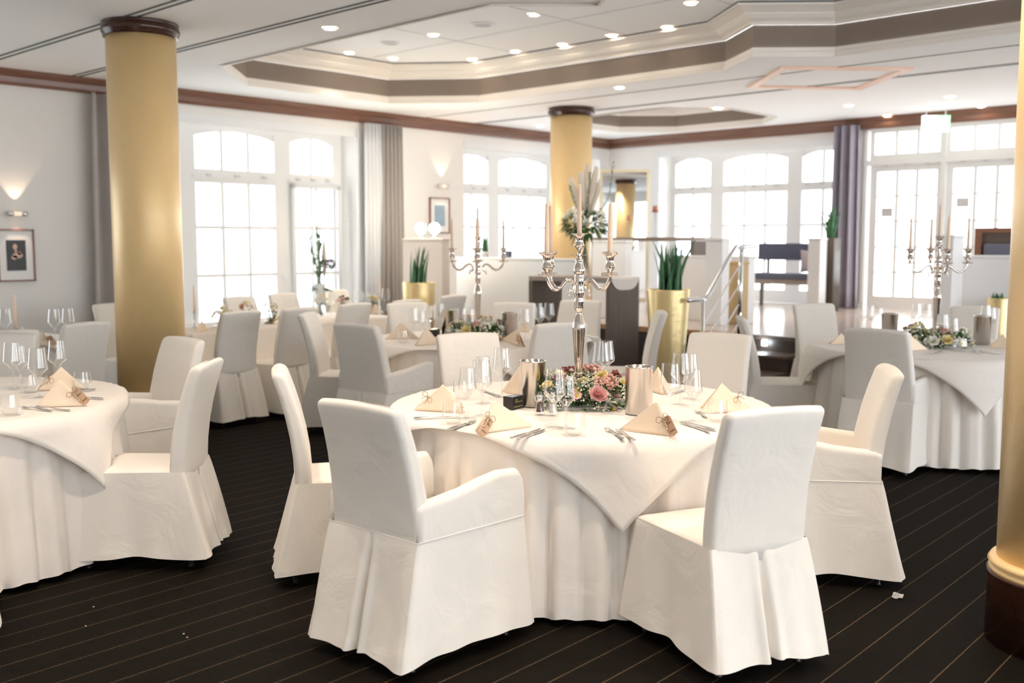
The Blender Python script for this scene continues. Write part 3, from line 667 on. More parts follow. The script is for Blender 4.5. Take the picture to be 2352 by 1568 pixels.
# globe lamps on the screen
for px, py, lb in ((935, 530, 'larger glowing round globe lamp on the beige screen, left one'), (972, 528, 'glowing round globe lamp on the beige screen, right one')):
    q = atd(px, py, 12.3); q.x = 8.46; q.y = 9.45 if px == 935 else 9.20
    t = thing('globe_lamp', lb, 'lamp', (q.x, q.y, 1.56))
    bm = bmesh.new(); bmesh.ops.create_uvsphere(bm, u_segments=24, v_segments=14, radius=0.068); bmesh.ops.translate(bm, vec=(0, 0, 0.12), verts=bm.verts[:]); obj('globe', bm, M['globe'], t)
    bm = bmesh.new(); lathe(bm, [(0.035, 0), (0.035, 0.01), (0.008, 0.015), (0.008, 0.06)], 16); obj('lamp_foot', bm, M['brass'], t)
    l = bpy.data.lights.new('globe_bulb', 'POINT'); l.energy = 5; l.color = (1, 0.86, 0.66); l.shadow_soft_size = 0.07
    o = bpy.data.objects.new('globe_bulb', l); COL.objects.link(o); o.location = (q.x, q.y+0.0, 1.68+0.08)

def high_table(x, y, z, lx, ly, h, label, thick=0.05):
    t = thing('high_table', label, 'high table', (x, y, z))
    obj('tabletop', B(0, 0, h-thick, lx, ly, h, bev=0.003), M['smoketop'], t, False)
    obj('side_panel', B(0.0, 0.0, 0, lx, thick, h-thick-0.001, bev=0.003), M['smoke'], t, False)
    obj('side_panel', B(0.0, ly-thick, 0, lx, ly, h-thick-0.001, bev=0.003), M['smoke'], t, False)
    return t
t = high_table(8.19, 6.32, 0, 0.50, 1.10, 1.155, 'dark oak high table with open front behind the middle candelabrum')
# cream runner hanging over the near end
bm = bmesh.new(); rows = []
for k in range(9):
    u = k/8; row = []
    for i in range(13):
        s = i/12; x = 0.02+0.46*s
        drop = 0.13*(1-(2*s-1)**4*0.75)
        if u < 0.5: row.append((x, 0.12*(1-2*u)-0.004, 0.006))
        else: row.append((x, -0.008, 0.006-(u-0.5)*2*drop))
    rows.append(row)
loft(bm, rows, False); o = obj('table_runner', bm, M['cloth'], None, True, (8.19, 6.32, 1.155)); tag(o, 'small cream cloth hanging over the right end of the dark high table', 'cloth')
q = atd(1460, 545, 13.6)
high_table(q.x, q.y-0.9, SZ, 0.45, 1.75, q.z-SZ, 'brown bar table on the stage below the wall mirror')
# lamp on the bar table
q2 = atd(1500, 533, 13.6)
t = thing('table_lamp', 'slim lamp with small copper shade standing on the stage bar table', 'lamp', (q.x+0.2, q2.y, q.z))
bm = bmesh.new(); lathe(bm, [(0.05, 0), (0.05, 0.008), (0.006, 0.012), (0.006, 0.34)], 16); obj('stand', bm, M['chrome'], t)
bm = bmesh.new(); lathe(bm, [(0.045, 0.33), (0.032, 0.41), (0.03, 0.412)], 20); obj('lamp_shade', bm, M['copper'], t)
# bench under the back window
q = atd(1787, 610, 14.2)
t = thing('upholstered_bench', 'blue-grey upholstered window bench on wooden frame at the back of the stage', 'bench', (13.15, 7.07, SZ))
obj('backrest', B(0.22, -0.52, 0.66, 0.32, 0.55, 0.90, bev=0.02), M['blue'], t); obj('seat', B(-0.2, -0.52, 0.40, 0.30, 0.55, 0.48, bev=0.015), M['blue'], t)
obj('seat_frame', B(-0.18, -0.52, 0.33, 0.30, 0.55, 0.40), M['smoketop'], t, False)
for (a, b) in ((-0.14, -0.48), (0.26, -0.48), (-0.14, 0.49), (0.26, 0.49)): obj('leg', B(a-0.02, b-0.02, 0, a+0.02, b+0.02, 0.33), M['smoke'], t, False)
for b in (-0.40, 0.42): obj('back_support', B(0.30, b-0.02, 0.30, 0.32, b+0.02, 0.85), M['smoke'], t, False)
bm = bmesh.new(); N_ = 12; rows = []
for i in range(N_+1):
    row = []
    for j in range(N_+1):
        u = i/N_*2-1; v = j/N_*2-1; th = 0.055*(max(0, (1-u*u)*(1-v*v)))**0.4
        row.append((0.0+th, u*0.16*(1-0.08*(1-v*v)), v*0.16*(1-0.10*(1-u*u))))
    rows.append(row)
loft(bm, rows, False); loft(bm, [[(-x, y, z) for x, y, z in r] for r in rows], False)
o = obj('cushion', bm, M['mauve'], None, True, (13.27, 6.73, SZ+0.65)); tag(o, 'mauve throw cushion leaning on the right end of the window bench', 'cushion')
# booth seat far right
q = atd(2290, 560, 12.2)
t = thing('booth_seat', 'dark wood framed booth back with pale blue pad at far right', 'seat', (q.x, q.y, SZ))
h = q.z-SZ
bm = bmesh.new(); box(bm, 0, -0.5, 0, 0.06, 0.24, h+0.16, bev=0.004); obj('back_panel', bm, M['smoke'], t, False)
obj('frame_post', B(-0.06, 0.16, 0, 0.0, 0.24, h+0.19, bev=0.004), M['cornice'], t, False); obj('frame_rail', B(-0.06, -0.5, h+0.13, 0.0, 0.16, h+0.19, bev=0.004), M['cornice'], t, False)
obj('pad', B(-0.10, -0.5, h-0.35, -0.0, 0.12, h-0.0, bev=0.02), M['blue'], t)

# planters ---------------------------------------------------------------
def sans_leaves(bm, n, R, h, seed, lean=0.18, wk=1.0):
    rn = random.Random(seed)
    for k in range(n):
        a = rn.random()*2*PI; r0 = R*math.sqrt(rn.random())*0.8; x, y = r0*math.cos(a), r0*math.sin(a)
        hh = h*(0.65+0.35*rn.random()); la = rn.random()*2*PI; le = lean*hh*rn.random()
        th = rn.random()*PI; w = (0.02+0.012*rn.random())*wk
        rings = []
        for i in range(8):
            s = i/7; ww = w*(1-s**2.2)+0.002; c, sn = math.cos(th), math.sin(th)
            cx = x+math.cos(la)*le*s*s; cy = y+math.sin(la)*le*s*s; z = hh*s
            rings.append([(cx+ww*c, cy+ww*sn, z), (cx-0.3*ww*sn, cy+0.3*ww*c, z), (cx-ww*c, cy-ww*sn, z), (cx+0.3*ww*sn, cy-0.3*ww*c, z)])
        loft(bm, rings, True, False, True)
def planter(label, x, y, z, h, rt, rb, hl, nl, seed, m=None, sq=False, leaflabel=None, lean=0.18, wk=1.0):
    t = thing('planter', label, 'plant pot', (x, y, z))
    bm = bmesh.new()
    if sq:
        loft(bm, [[(a, b, 0) for a, b in rrect(2*rb, 2*rb, 0.01, 3)], [(a, b, h) for a, b in rrect(2*rt, 2*rt, 0.01, 3)], [(a, b, h) for a, b in rrect(2*rt-0.03, 2*rt-0.03, 0.01, 3)], [(a, b, h-0.05) for a, b in rrect(2*rt-0.03, 2*rt-0.03, 0.01, 3)]], True, True, False)
    else: lathe(bm, [(rb, 0), (rb+(rt-rb)*0.5, h*0.5), (rt, h-0.01), (rt, h), (rt-0.012, h), (rt-0.015, h-0.05)], 48, cap=False)
    obj('pot', bm, m or M['pot'], t)
    bm = bmesh.new(); lathe(bm, [(rt-0.014, h-0.05), (0.001, h-0.04)], 24, cap=False); obj('soil', bm, M['soil'], t)
    t2 = thing('snake_plant', leaflabel, 'plant', (x, y, z+h-0.045)); bm = bmesh.new(); sans_leaves(bm, nl, rt*0.75, hl, seed, lean, wk); obj('leaves', bm, M['sans'], t2)
    return t
planter('tall tapered gold planter in front of the stage edge, right of the dark high table', 7.98, 5.47, 0, 1.08, 0.20, 0.14, 0.53, 24, 3, lean=0.32, wk=0.8, leaflabel='snake plant with upright spear leaves in the right gold planter')
q = atd(962, 648, 11.3)
planter('gold planter in front of the beige screen', q.x, q.y, 0, q.z, 0.18, 0.15, 0.44, 16, 5, wk=0.75, leaflabel='snake plant with spear leaves before the beige screen', lean=0.3)
planter('tall slim brown planter beside the mauve curtain', 12.88, 6.26, SZ, 0.97, 0.10, 0.10, 0.52, 46, 9, m=M['taupe'], sq=True, leaflabel='bushy spear plant on top of the tall brown planter', lean=0.45, wk=0.45)
q = atd(2297, 684, 10.35)
planter('low gold planter at the far right beside the gold column edge', q.x, q.y, SZ, q.z-SZ, 0.12, 0.11, 0.10, 6, 11, leaflabel='short plant in the low gold planter at far right')

# stair railing
t = thing('stair_railing', 'stainless steel stair handrail with thin bars beside the stage steps', 'railing', (0, 0, 0))
P1 = Vector((8.10, 5.17, 0)); P2 = Vector((8.98, 5.30, 0.60))
z1 = atd(1617, 687, 9.44).z; z2 = atd(1708, 568, 9.96).z
bm = bmesh.new(); tube(bm, spline([(7.92, 5.22, z1-0.005), (8.10, 5.19, z1), (8.22, 5.20, z1+0.02), (8.80, 5.28, z2-0.03), (8.93, 5.29, z2), (9.12, 5.22, z2+0.01)], 5), 0.021, 12); obj('handrail', bm, M['chrome'], t)
bm = bmesh.new(); tube(bm, [P1, (P1.x, P1.y, z1)], 0.018, 12); obj('post', bm, M['chrome'], t)
bm = bmesh.new(); tube(bm, [P2, (P2.x, P2.y, z2)], 0.022, 12); obj('post', bm, M['chrome'], t)
for k in range(4):
    dz = 0.20+0.19*k; bm = bmesh.new()
    tube(bm, spline([(P2.x, P2.y, z2-dz), (P2.x-0.10, P2.y-0.01, z2-dz-0.03), (P1.x+0.08, P1.y+0.01, z1-dz-0.0), (P1.x, P1.y, z1-dz-0.02)], 5), 0.007, 8); obj('bar', bm, M['chrome'], t)

# ================================================================ CHAIRS
def chair_back(wb, wt, ztop=0.955, y0=-0.225, lean=0.105, th=0.075):
    bm = bmesh.new(); rings = []
    prof = [(0.40, 0), (0.46, 0), (0.55, 0), (0.65, 0), (0.75, 0), (0.84, 0), (0.90, 0), (0.932, 0), (0.946, 0.35), (0.954, 0.7), (0.958, 0.95)]
    for z, sh in prof:
        s = max(0, (z-0.46)/(ztop-0.46)); w = wb+(wt-wb)*s; t = th*(1-0.18*s)
        yc = y0-lean*s**1.7+0.0
        k = 1-sh
        ww = w-0.030*sh*sh; tt = t*(1-0.85*sh*sh)
        pts = rrect(ww, max(tt, 0.01), min(0.022, max(tt, 0.01)/2.05), 8)
        ring = []
        for (x, y) in pts:
            dz = -0.010*(2*x/w)**2*min(1, max(0, (z-0.8)/0.12))
            wr = 0.0
            if z < 0.70: wr = 0.0022*math.sin(z*150+x*4)*max(0, abs(2*x/w)-0.35)
            ring.append((x+wr*(1 if x > 0 else -1), y+yc+0.012*math.cos(PI*x/w)*(-1 if y > 0 else -1)*0.6, z+dz))
        rings.append(ring)
    loft(bm, rings, True, True, True); return bm
def skirt(w0f, w0b, y0, y1, zt, w1f, w1b, Y0, Y1, zb, seed, pleat=True, arm=None):
    """closed skirt from perimeter at zt to hem at zb"""
    rn = random.Random(seed); ph = [rn.random()*6.28 for _ in range(6)]
    def perim(wf, wb, ya, yb, r, n):
        pts = []; seq = [(-wb/2, ya), (wb/2, ya), (wf/2, yb), (-wf/2, yb)]
        for k in range(4):
            a = Vector(seq[k]); b = Vector(seq[(k+1) % 4]); nn = n[k % 2]
            for i in range(nn): pts.append((k, i/nn, a+(b-a)*(i/nn)))
        return pts
    n = (60, 26)
    A = perim(w0f, w0b, y0, y1, 0.02, n); Bp = perim(w1f, w1b, Y0, Y1, 0.02, n)
    rings = []; K = 14
    cA = Vector((0, (y0+y1)/2))
    for j in range(K+1):
        s = j/K; ring = []
        for (k, u, a), (_, _, b) in zip(A, Bp):
            p = a.lerp(b, s**0.9)
            # rounding of corners
            d = p-cA; L = d.length; dn = d.normalized()
            cu = min(u, 1-u)
            rnd = -0.012*math.exp(-(cu/0.05)**2)*s
            wv = 0.012*math.sin(u*9+ph[k]+k*1.7)*s+0.006*math.sin(u*21+ph[(k+1) % 4])*s*s
            wv += 0.010*s*math.exp(-(cu/0.09)**2)
            wv -= 0.016*math.sin(PI*u)*s*(1-s)*2
            q = p+dn*(wv+rnd)
            z = zt+(zb-zt)*s
            if pleat and k == 0:
                x = p.x
                q.y += (0.055*math.exp(-((x)/0.010)**2)-0.022*math.exp(-((abs(x)-0.028)/0.02)**2))*min(1, s*1.6)
            if j == K: z += 0.012*math.sin(PI*u)+0.004*math.sin(u*12+ph[k])
            elif j == K-1: z += 0.008*math.sin(PI*u)
            ring.append((q.x, q.y, z))
        rings.append(ring)
    bm = bmesh.new(); loft(bm, rings); return bm
def chair_legs(t, wf, wb, yb, yf):
    for (x, y) in ((-wf, yf), (wf, yf), (-wb, yb), (wb, yb)):
        bm = bmesh.new(); lathe(bm, [(0.015, 0), (0.015, 0.008), (0.011, 0.012), (0.011, 0.16)], 10, x, y); obj('leg', bm, M['leg'], t)
def make_side(seed=1):
    t = thing('banquet_chair', 'x', 'chair')
    obj('backrest', chair_back(0.405, 0.405), M['cover'], t)
    bm = bmesh.new()
    rr = [(0.40, 0.0), (0.445, 0.0), (0.458, 0.006), (0.466, 0.02), (0.472, 0.06), (0.476, 0.15)]
    loft(bm, [[(x*(1+0.09*(y+0.02)/0.25), y, z) for x, y in rrect(0.425-2*d, 0.485-2*d, 0.02, 10, 0, -0.012)] for z, d in rr], True, False, True)
    obj('seat', bm, M['cover'], t)
    obj('skirt', skirt(0.455, 0.410, -0.262, 0.235, 0.458, 0.515, 0.475, -0.36, 0.275, 0.052, seed), M['cover'], t)
    chair_legs(t, 0.19, 0.17, -0.27, 0.20); return t
def make_arm(seed=2):
    t = thing('banquet_armchair', 'x', 'chair')
    obj('backrest', chair_back(0.475, 0.425, th=0.08, lean=0.10), M['cover'], t)
    bm = bmesh.new(); rr = [(0.40, 0.0), (0.445, 0.0), (0.46, 0.01), (0.47, 0.04), (0.474, 0.12)]
    loft(bm, [[(x, y, z) for x, y in rrect(0.46-2*d, 0.485-2*d, 0.02, 10, 0, -0.002)] for z, d in rr], True, False, True); obj('seat', bm, M['cover'], t)
    for s in (-1, 1):
        bm = bmesh.new(); rings = []
        for (y, zt) in [(-0.265, 0.60), (-0.24, 0.615), (-0.16, 0.618), (-0.05, 0.632), (0.05, 0.652), (0.14, 0.662), (0.20, 0.664), (0.235, 0.655), (0.255, 0.63), (0.262, 0.59)]:
            xo = 0.272 - 0.0325*max(0, (0.26-y)/0.53); th = 0.055
            r = 0.026; cs = []
            for (a, z) in [(xo-0.004, 0.44), (xo+0.0012, 0.466), (xo+0.0015, 0.50), (xo+0.0015, 0.55), (xo, zt-r-0.01), (xo, zt-r)]: cs.append((a, z))
            for i in range(1, 6):
                an = PI/2*i/5 if i < 5 else PI/2; cs.append((xo-r+r*math.cos(PI*i/10), zt-r+r*math.sin(PI*i/10)))
            for i in range(1, 6): cs.append((xo-th+r-r*math.sin(PI*i/10), zt-r+r*math.cos(PI*i/10)))
            cs += [(xo-th, 0.50), (xo-th, 0.44)]
            sag = 0.004*math.sin(y*60)
            rings.append([(s*a, y, z+(sag if z > 0.5 else 0)) for a, z in cs])
        loft(bm, rings, True, True, True); obj('armrest', bm, M['cover'], t)
    obj('skirt', skirt(0.545, 0.480, -0.272, 0.262, 0.475, 0.60, 0.52, -0.37, 0.30, 0.045, seed), M['cover'], t)
    bm = bmesh.new()
    pr = [(-0.2405, -0.273), (0.2405, -0.273), (0.2735, 0.263)]
    tube(bm, [(-0.274, 0.258, 0.474), (-0.241, -0.272, 0.474), (0.241, -0.272, 0.474), (0.274, 0.258, 0.474)], 0.0022, 6); obj('seam', bm, M['cover'], t)
    chair_legs(t, 0.22, 0.20, -0.27, 0.21); return t
SIDE = make_side(); ARM = make_arm(); USED = {'s': 0, 'a': 0}
def rf(R, F): return Vector((0.730*F+0.683*R, 0.683*F-0.730*R, 0))
TC = {'T0': atd(-159, 919, 4.95), 'T1': atd(1333, 927, 4.85), 'T2': atd(1098, 800, 8.15), 'T3': atd(2148, 800, 7.55), 'T4': Vector((2.80, 8.62, 0))}
for k in TC: TC[k].z = 0
def chair(kind, px, py, face, label, group, tilt=0.0, ztop=0.94, off=0.33, dd=0.0):
    """px,py: middle of the top edge of the back; face: point the chair looks at, or an angle"""
    top = at(px, py, ztop); top.z = 0
    if isinstance(face, (int, float)): ang = face
    else: d = face-top; ang = math.atan2(d.y, d.x)
    ang += math.radians(tilt)
    f = Vector((math.cos(ang), math.sin(ang), 0)); loc = top+f*off+f*dd
    rz = ang-PI/2
    src = SIDE if kind == 's' else ARM
    if USED[kind] == 0:
        src.location = loc; src.rotation_euler = (0, 0, rz); src['label'] = label; src['group'] = group; USED[kind] = 1; return src
    return dup(src, loc, rz, label, group)
G1 = 'covered chairs round the front table'; G2 = 'covered chairs round the middle table'; G3 = 'covered chairs round the right table'; G0 = 'covered chairs round the left tables'; GL = 'covered chairs along the long table'
chair('a', 822, 933, TC['T1'], 'big white covered armchair in front of the front table, left foreground, seen from behind', G1, -6)
chair('s', 1781, 945, TC['T1'], 'white covered chair in the right foreground seen from behind, pleat showing', G1, 0)
chair('a', 2048, 850, TC['T1'], 'white covered armchair right of the front table, facing left', G1, -2)
chair('s', 640, 850, TC['T1'], 'white covered chair left of the front table, facing right', G1, 2)
chair('s', 1073, 770, TC['T1'], 'covered chair behind the front table, behind its left wine glasses', G1, 0)
chair('s', 1655, 770, TC['T1'], 'covered chair behind the right napkin and glasses of the front table', G1, 0)
chair('s', 705, 721, TC['T2'], 'covered side chair left of the middle table, facing right', G2, 0)
chair('a', 815, 748, TC['T2'], 'covered armchair at the left front of the middle table, seen from behind', G2, 0)
chair('s', 935, 698, TC['T2'], 'covered chair behind the left glasses of the middle table, before the gold planter', G2, 0)
chair('s', 1182, 698, TC['T2'], 'covered chair behind the right steel cooler of the middle table', G2, 0)
chair('a', 1335, 692, TC['T2'], 'bright covered armchair in front of the high table opening', G2, 0)
chair('a', 1290, 745, TC['T2'], 'grey looking covered chair before the middle table, behind the front candelabrum column', G2, -4)
chair('s', 1520, 717, TC['T2'], 'thin side view of a covered chair against the right gold planter', G2, -13)
chair('s', 1702, 730, TC['T3'], 'covered side chair left of the right table, facing right, its seat beside the steps', G3, 4)
chair('s', 1868, 700, TC['T3'], 'covered chair at the back left of the right table in front of the steps', G3, 0)
chair('a', 2012, 760, TC['T3'], 'covered armchair in front of the right table, seen from behind', G3, 0)
chair('s', 2240, 698, TC['T3'], 'covered chair behind the right table below the low gold planter', G3, 0, ztop=0.975)
chair('a', 425, 780, TC['T0'], 'covered armchair at the left table, before the foot of the left gold column', G0, -6)
chair('s', 478, 835, TC['T0'], 'white covered chair at the left table, nearest, facing left with its seat in view', G0, 4)
chair('s', 2, 776, TC['T0'], 'covered chair behind the left table, front one at the left photo edge', G0, 0, ztop=0.93, off=0.30)
chair('s', 200, 744, TC['T4'], 'grey looking covered chair in front of the far left table, seen from behind', G0, 0)
chair('s', 12, 763, TC['T4'], 'covered chair just behind another at the left photo edge', G0, -6)
LT = math.radians(8)
for i, (px, py, lb) in enumerate([(546, 717, 'first covered chair along the long table right of the left gold column'), (681, 709, 'second covered chair along the long table from the left gold column'), (808, 699, 'third covered chair along the long table, behind the middle table armchair'), (926, 691, 'covered chair at the long table just behind another chair back, before the gold planter'), (1034, 680, 'covered chair at the far right end of the long table')]):
    chair('s', px, py, PI/2+LT*0.8, lb, GL, 0, dd=-0.05)
for px, py, lb in [(548, 687, 'covered chair on the window side of the long table behind the flower box'), (648, 679, 'covered chair on the window side of the long table, before the window frame'), (768, 671, 'covered chair on the window side of the long table near the white curtain'), (258, 700, 'covered chair at the long table left of the gold column, facing us')]:
    chair('s', px, py, -PI/2+LT, lb, GL, 0, ztop=0.925 if px > 300 else 0.94)
# chair entering at the lower left corner
c0 = rf(-2.33, 3.98); d = TC['T0']-c0; ang = math.atan2(d.y, d.x)
dup(SIDE, c0, ang-PI/2, 'corner of a white covered chair entering at the lower left of the photo', G0)

# ================================================================ TABLES AND LINEN
def round_table(c, lab):
    t = thing('round_table', 'round banquet table hidden under '+lab, 'table', c)
    bm = bmesh.new(); lathe(bm, [(0.84, 0.71), (0.855, 0.715), (0.855, 0.735), (0.84, 0.74)], 64); obj('tabletop', bm, M['smoketop'], t)
    bm = bmesh.new(); lathe(bm, [(0.05, 0.02), (0.05, 0.71)], 16); obj('pedestal', bm, M['leg'], t)
    bm = bmesh.new(); lathe(bm, [(0.30, 0), (0.29, 0.02), (0.05, 0.03)], 24); obj('base_plate', bm, M['leg'], t)
def round_cloth(c, label, seed, R=0.875, zh=0.012, nf=34):
    rn = random.Random(seed); ph = [rn.random()*6.28 for _ in range(5)]; seg = 300
    prof = [(0.0, 0.745), (0.5, 0.745), (0.98, 0.745)]
    bm = bmesh.new(); rings = []
    for r in (0.02, 0.3, 0.6, 0.9, 0.975): rings.append([(c.x+R*r*math.cos(2*PI*k/seg), c.y+R*r*math.sin(2*PI*k/seg), 0.746) for k in range(seg)])
    K = 16
    for j in range(K+1):
        s = j/K; ring = []
        for k in range(seg):
            a = 2*PI*k/seg
            f = math.sin(nf*0.5*a+1.4*math.sin(3*a+ph[0])+ph[1]); f2 = math.sin(nf*1.7*a+ph[2]+2*math.sin(2*a+ph[3]))
            f = 2*abs(f)**0.75-1.15
            amp = 0.040*min(1, s*1.6)**0.8
            r = R-0.012+0.05*s**1.1+amp*(f*0.75+0.22*f2)*(1 if s > 0 else 0)
            if j == 0: r = R
            z = 0.743-0.716*s+ (0.010*(f) if j == K else 0)
            if j == 0: z = 0.745
            ring.append((c.x+r*math.cos(a), c.y+r*math.sin(a), max(zh-0.004, z)))
        rings.append(ring)
    loft(bm, rings, True, True, False)
    o = obj('tablecloth', bm, M['cloth']); tag(o, label, 'tablecloth'); return o
def overlay(c, label, ang, side, R=0.884, seed=0, zt=0.7505):
    rn = random.Random(seed); ph = [rn.random()*6.28 for _ in range(5)]; N_ = 84
    bm = bmesh.new(); rows = []; ca, sa = math.cos(ang), math.sin(ang)
    for i in range(N_+1):
        row = []
        for j in range(N_+1):
            u = (i/N_-0.5)*side; v = (j/N_-0.5)*side
            r = math.hypot(u, v); a = math.atan2(v, u)
            if r <= R: x, y, z = u, v, zt
            else:
                d = r-R; ca_ = max(0, d)
                bul = 0.026*math.sin(7*a+ph[0]+1.5*math.sin(3*a+ph[1]))*min(1, d/0.16)
                zz = zt-d if d > 0.02 else zt-d*d/0.04*2*0.5-0.0
                rr = R+0.010+min(0.030, d*0.6)+0.14*d+bul+0.035*math.sin(a*4+ph[2])*min(1, d/0.25)*0.6
                x, y, z = rr*math.cos(a), rr*math.sin(a), (zt-d+0.006 if d > 0.012 else zt-d*0.5)
            row.append((c.x+x*ca-y*sa, c.y+x*sa+y*ca, z))
        rows.append(row)
    loft(bm, rows, False); o = obj('table_overlay', bm, M['overlay'])
    md = o.modifiers.new('thickness', 'SOLIDIFY'); md.thickness = 0.0022; md.offset = 1
    tag(o, label, 'tablecloth'); return o
VA = YAW+PI  # direction from table towards the camera
for k, lab, tip, side, sd in (('T1', 'the front white cloth', 6, 1.77, 3), ('T2', 'the middle white cloth', 27, 1.77, 5), ('T3', 'the right white cloth', -4, 1.77, 8), ('T0', 'the left white cloth', 72, 1.77, 11), ('T4', 'the far left white cloth', 10, 1.70, 12)):
    round_table(TC[k], lab)
    nm = {'T1': 'front table', 'T2': 'middle table with the second candelabrum', 'T3': 'right table by the stage steps', 'T0': 'left table cut by the photo edge', 'T4': 'far left table below the portrait'}[k]
    round_cloth(TC[k], 'floor length white tablecloth on the '+nm, sd)
    overlay(TC[k], 'square white overlay cloth lying cornerwise on the '+nm, VA+math.radians(tip)-PI/4, side, seed=sd)
# long table
def long_cloth():
    o0 = Vector((4.42, 7.82, 0)); L, W = 2.60, 0.95; bm = bmesh.new(); rings = []
    def per(dx, amp, ph):
        pts = []
        base = [(0, 0), (L, 0), (L, W), (0, W)]; ns = (90, 34, 90, 34); nr = [(0, -1), (1, 0), (0, 1), (-1, 0)]
        for k in range(4):
            a = Vector(base[k]); b = Vector(base[(k+1) % 4])
            for i in range(ns[k]):
                u = i/ns[k]; p = a.lerp(b, u); nn = Vector(nr[k])
                cor = Vector((1 if p.x > L/2 else -1, 1 if p.y > W/2 else -1))
                f = math.sin((p.x+p.y)*17+ph)+0.4*math.sin((p.x-p.y)*31)
                pts.append(p+cor*dx*0.5+nn*(dx*0.5+amp*f))
        return pts
    ct, st_ = math.cos(LT), math.sin(LT)
    def tr(p, z): return (o0.x+p.x*ct-p.y*st_, o0.y+p.x*st_+p.y*ct, z)
    for s in (0, 0.03, 0.15, 0.3, 0.5, 0.75, 1.0):
        rings.append([tr(p, 0.748-0.60*s) for p in per(0.004+0.03*s, 0.012*s, 1)])
    loft(bm, rings, True, True, False); o = obj('tablecloth', bm, M['cloth']); tag(o, 'white cloth over the long table by the big window', 'tablecloth')
    t = thing('long_table', 'long rectangular table under the white cloth by the big window', 'table', o0, LT)
    obj('tabletop', B(0.02, 0.02, 0.71, L-0.02, W-0.02, 0.742), M['smoketop'], t, False)
    for (x, y) in ((0.1, 0.1), (L-0.1, 0.1), (0.1, W-0.1), (L-0.1, W-0.1)): obj('leg', B(x-0.02, y-0.02, 0, x+0.02, y+0.02, 0.71), M['leg'], t, False)
long_cloth()

# ================================================================ TABLEWARE
ZT = 0.7535
def wineglass(h, rb, label0='x'):
    t = thing('wine_glass', label0, 'glass')
    k = h/0.245; hs = 0.098*k
    bm = bmesh.new(); lathe(bm, [(0.004, 0.005), (0.020, 0.003), (0.037, 0.0012), (0.037, 0.0)], 32, cap=False); obj('foot', bm, M['wine'], t)
    bm = bmesh.new(); lathe(bm, [(0.011, 0.004), (0.0045, 0.012), (0.0036, 0.04), (0.0036, hs-0.012), (0.007, hs)], 12, cap=False); obj('stem', bm, M['wine'], t)
    bm = bmesh.new(); zb = hs; zw = hs+0.046*k
    lathe(bm, [(0.004, zb), (0.012, zb+0.007), (rb*0.55, zb+0.024*k), (rb*0.97, zw-0.004), (rb, zw), (rb*0.985, zw+0.006), (rb*0.86, zw+0.055*k), (rb*0.76, h)], 40, cap=False); tube(bm, [(rb*0.76*math.cos(2*PI*k/32), rb*0.76*math.sin(2*PI*k/32), h) for k in range(33)], 0.0008, 6, False)
    obj('bowl', bm, M['wine'], t); return t
def tumbler():
    t = thing('water_tumbler', 'x', 'glass')
    bm = bmesh.new(); lathe(bm, [(0.001, 0), (0.026, 0), (0.032, 0.006), (0.0465, 0.032), (0.046, 0.038), (0.040, 0.092)], 40, cap=False)
    obj('tumbler_body', bm, M['wine'], t); return t
WG = {'w': wineglass(0.245, 0.047), 's': wineglass(0.222, 0.040), 't': tumbler()}; wused = {}
def glass(kind, px, py, label, group):
    q = at(px, py, ZT); src = WG[kind]
    if kind not in wused: wused[kind] = 1; src.location = q; src['label'] = label; src['group'] = group; return
    dup(src, q, 0, label, group)
gg = 'glasses on the front table'
glass('s', 1074, 960, 'wine glass between the two left napkins of the front table, nearer one', gg)
glass('w', 1106, 953, 'large wine glass behind the left napkins of the front table', gg)
glass('s', 1110, 925, 'wine glass behind the large left one on the front table', gg)
glass('w', 1153, 911, 'wine glass standing alone left of the left steel cooler', gg)
glass('w', 1274, 981, 'large wine glass in front of the salt and pepper mills', gg)
glass('s', 1300, 984, 'small wine glass right of the large one before the flower ring', gg)
glass('w', 1538, 964, 'wine glass just right of the right steel cooler, nearer one', gg)
glass('s', 1591, 967, 'wine glass before the right napkin of the front table', gg)
glass('w', 1562, 928, 'tall wine glass behind the right pair on the front table', gg)
glass('s', 1584, 915, 'faint wine glass before the chair back at the right of the front table', gg)
glass('w', 1380, 893, 'left of the two wine glasses behind the candelabrum foot', gg)
glass('w', 1391, 888, 'right of the two wine glasses behind the candelabrum foot', gg)
glass('t', 1040, 972, 'water tumbler before the leftmost napkin of the front table', gg)
glass('t', 1319, 998, 'water tumbler at the front middle of the front table', gg)
glass('t', 1647, 966, 'water tumbler before the rightmost napkin of the front table', gg)
glass('t', 1062, 915, 'water tumbler half hidden behind the left wine glass of the front table', gg)
glass('t', 1355, 880, 'water tumbler behind the flower ring of the front table', gg)
gg = 'glasses on the middle table'
for k, x, y, l in (('w', 950, 778, 'first wine glass from the left on the middle table'), ('s', 968, 777, 'second wine glass from the left on the middle table'), ('w', 986, 770, 'third wine glass from the left on the middle table'), ('w', 1009, 764, 'wine glass just left of the left steel cooler on the middle table'),
                   ('w', 1062, 779, 'left wine glass before the flower ring of the middle table'), ('w', 1080, 782, 'right wine glass before the flower ring of the middle table'), ('w', 1206, 782, 'wine glass right of the right steel cooler on the middle table'), ('w', 1236, 762, 'left of the two wine glasses before the dark high table'),
                   ('s', 1240, 766, 'small wine glass before the dark high table'), ('w', 1261, 762, 'right of the two wine glasses before the dark high table'), ('t', 926, 786, 'water tumbler at the left edge of the middle table')):
    glass(k, x, y, l, gg)
gg = 'glasses on the right table'
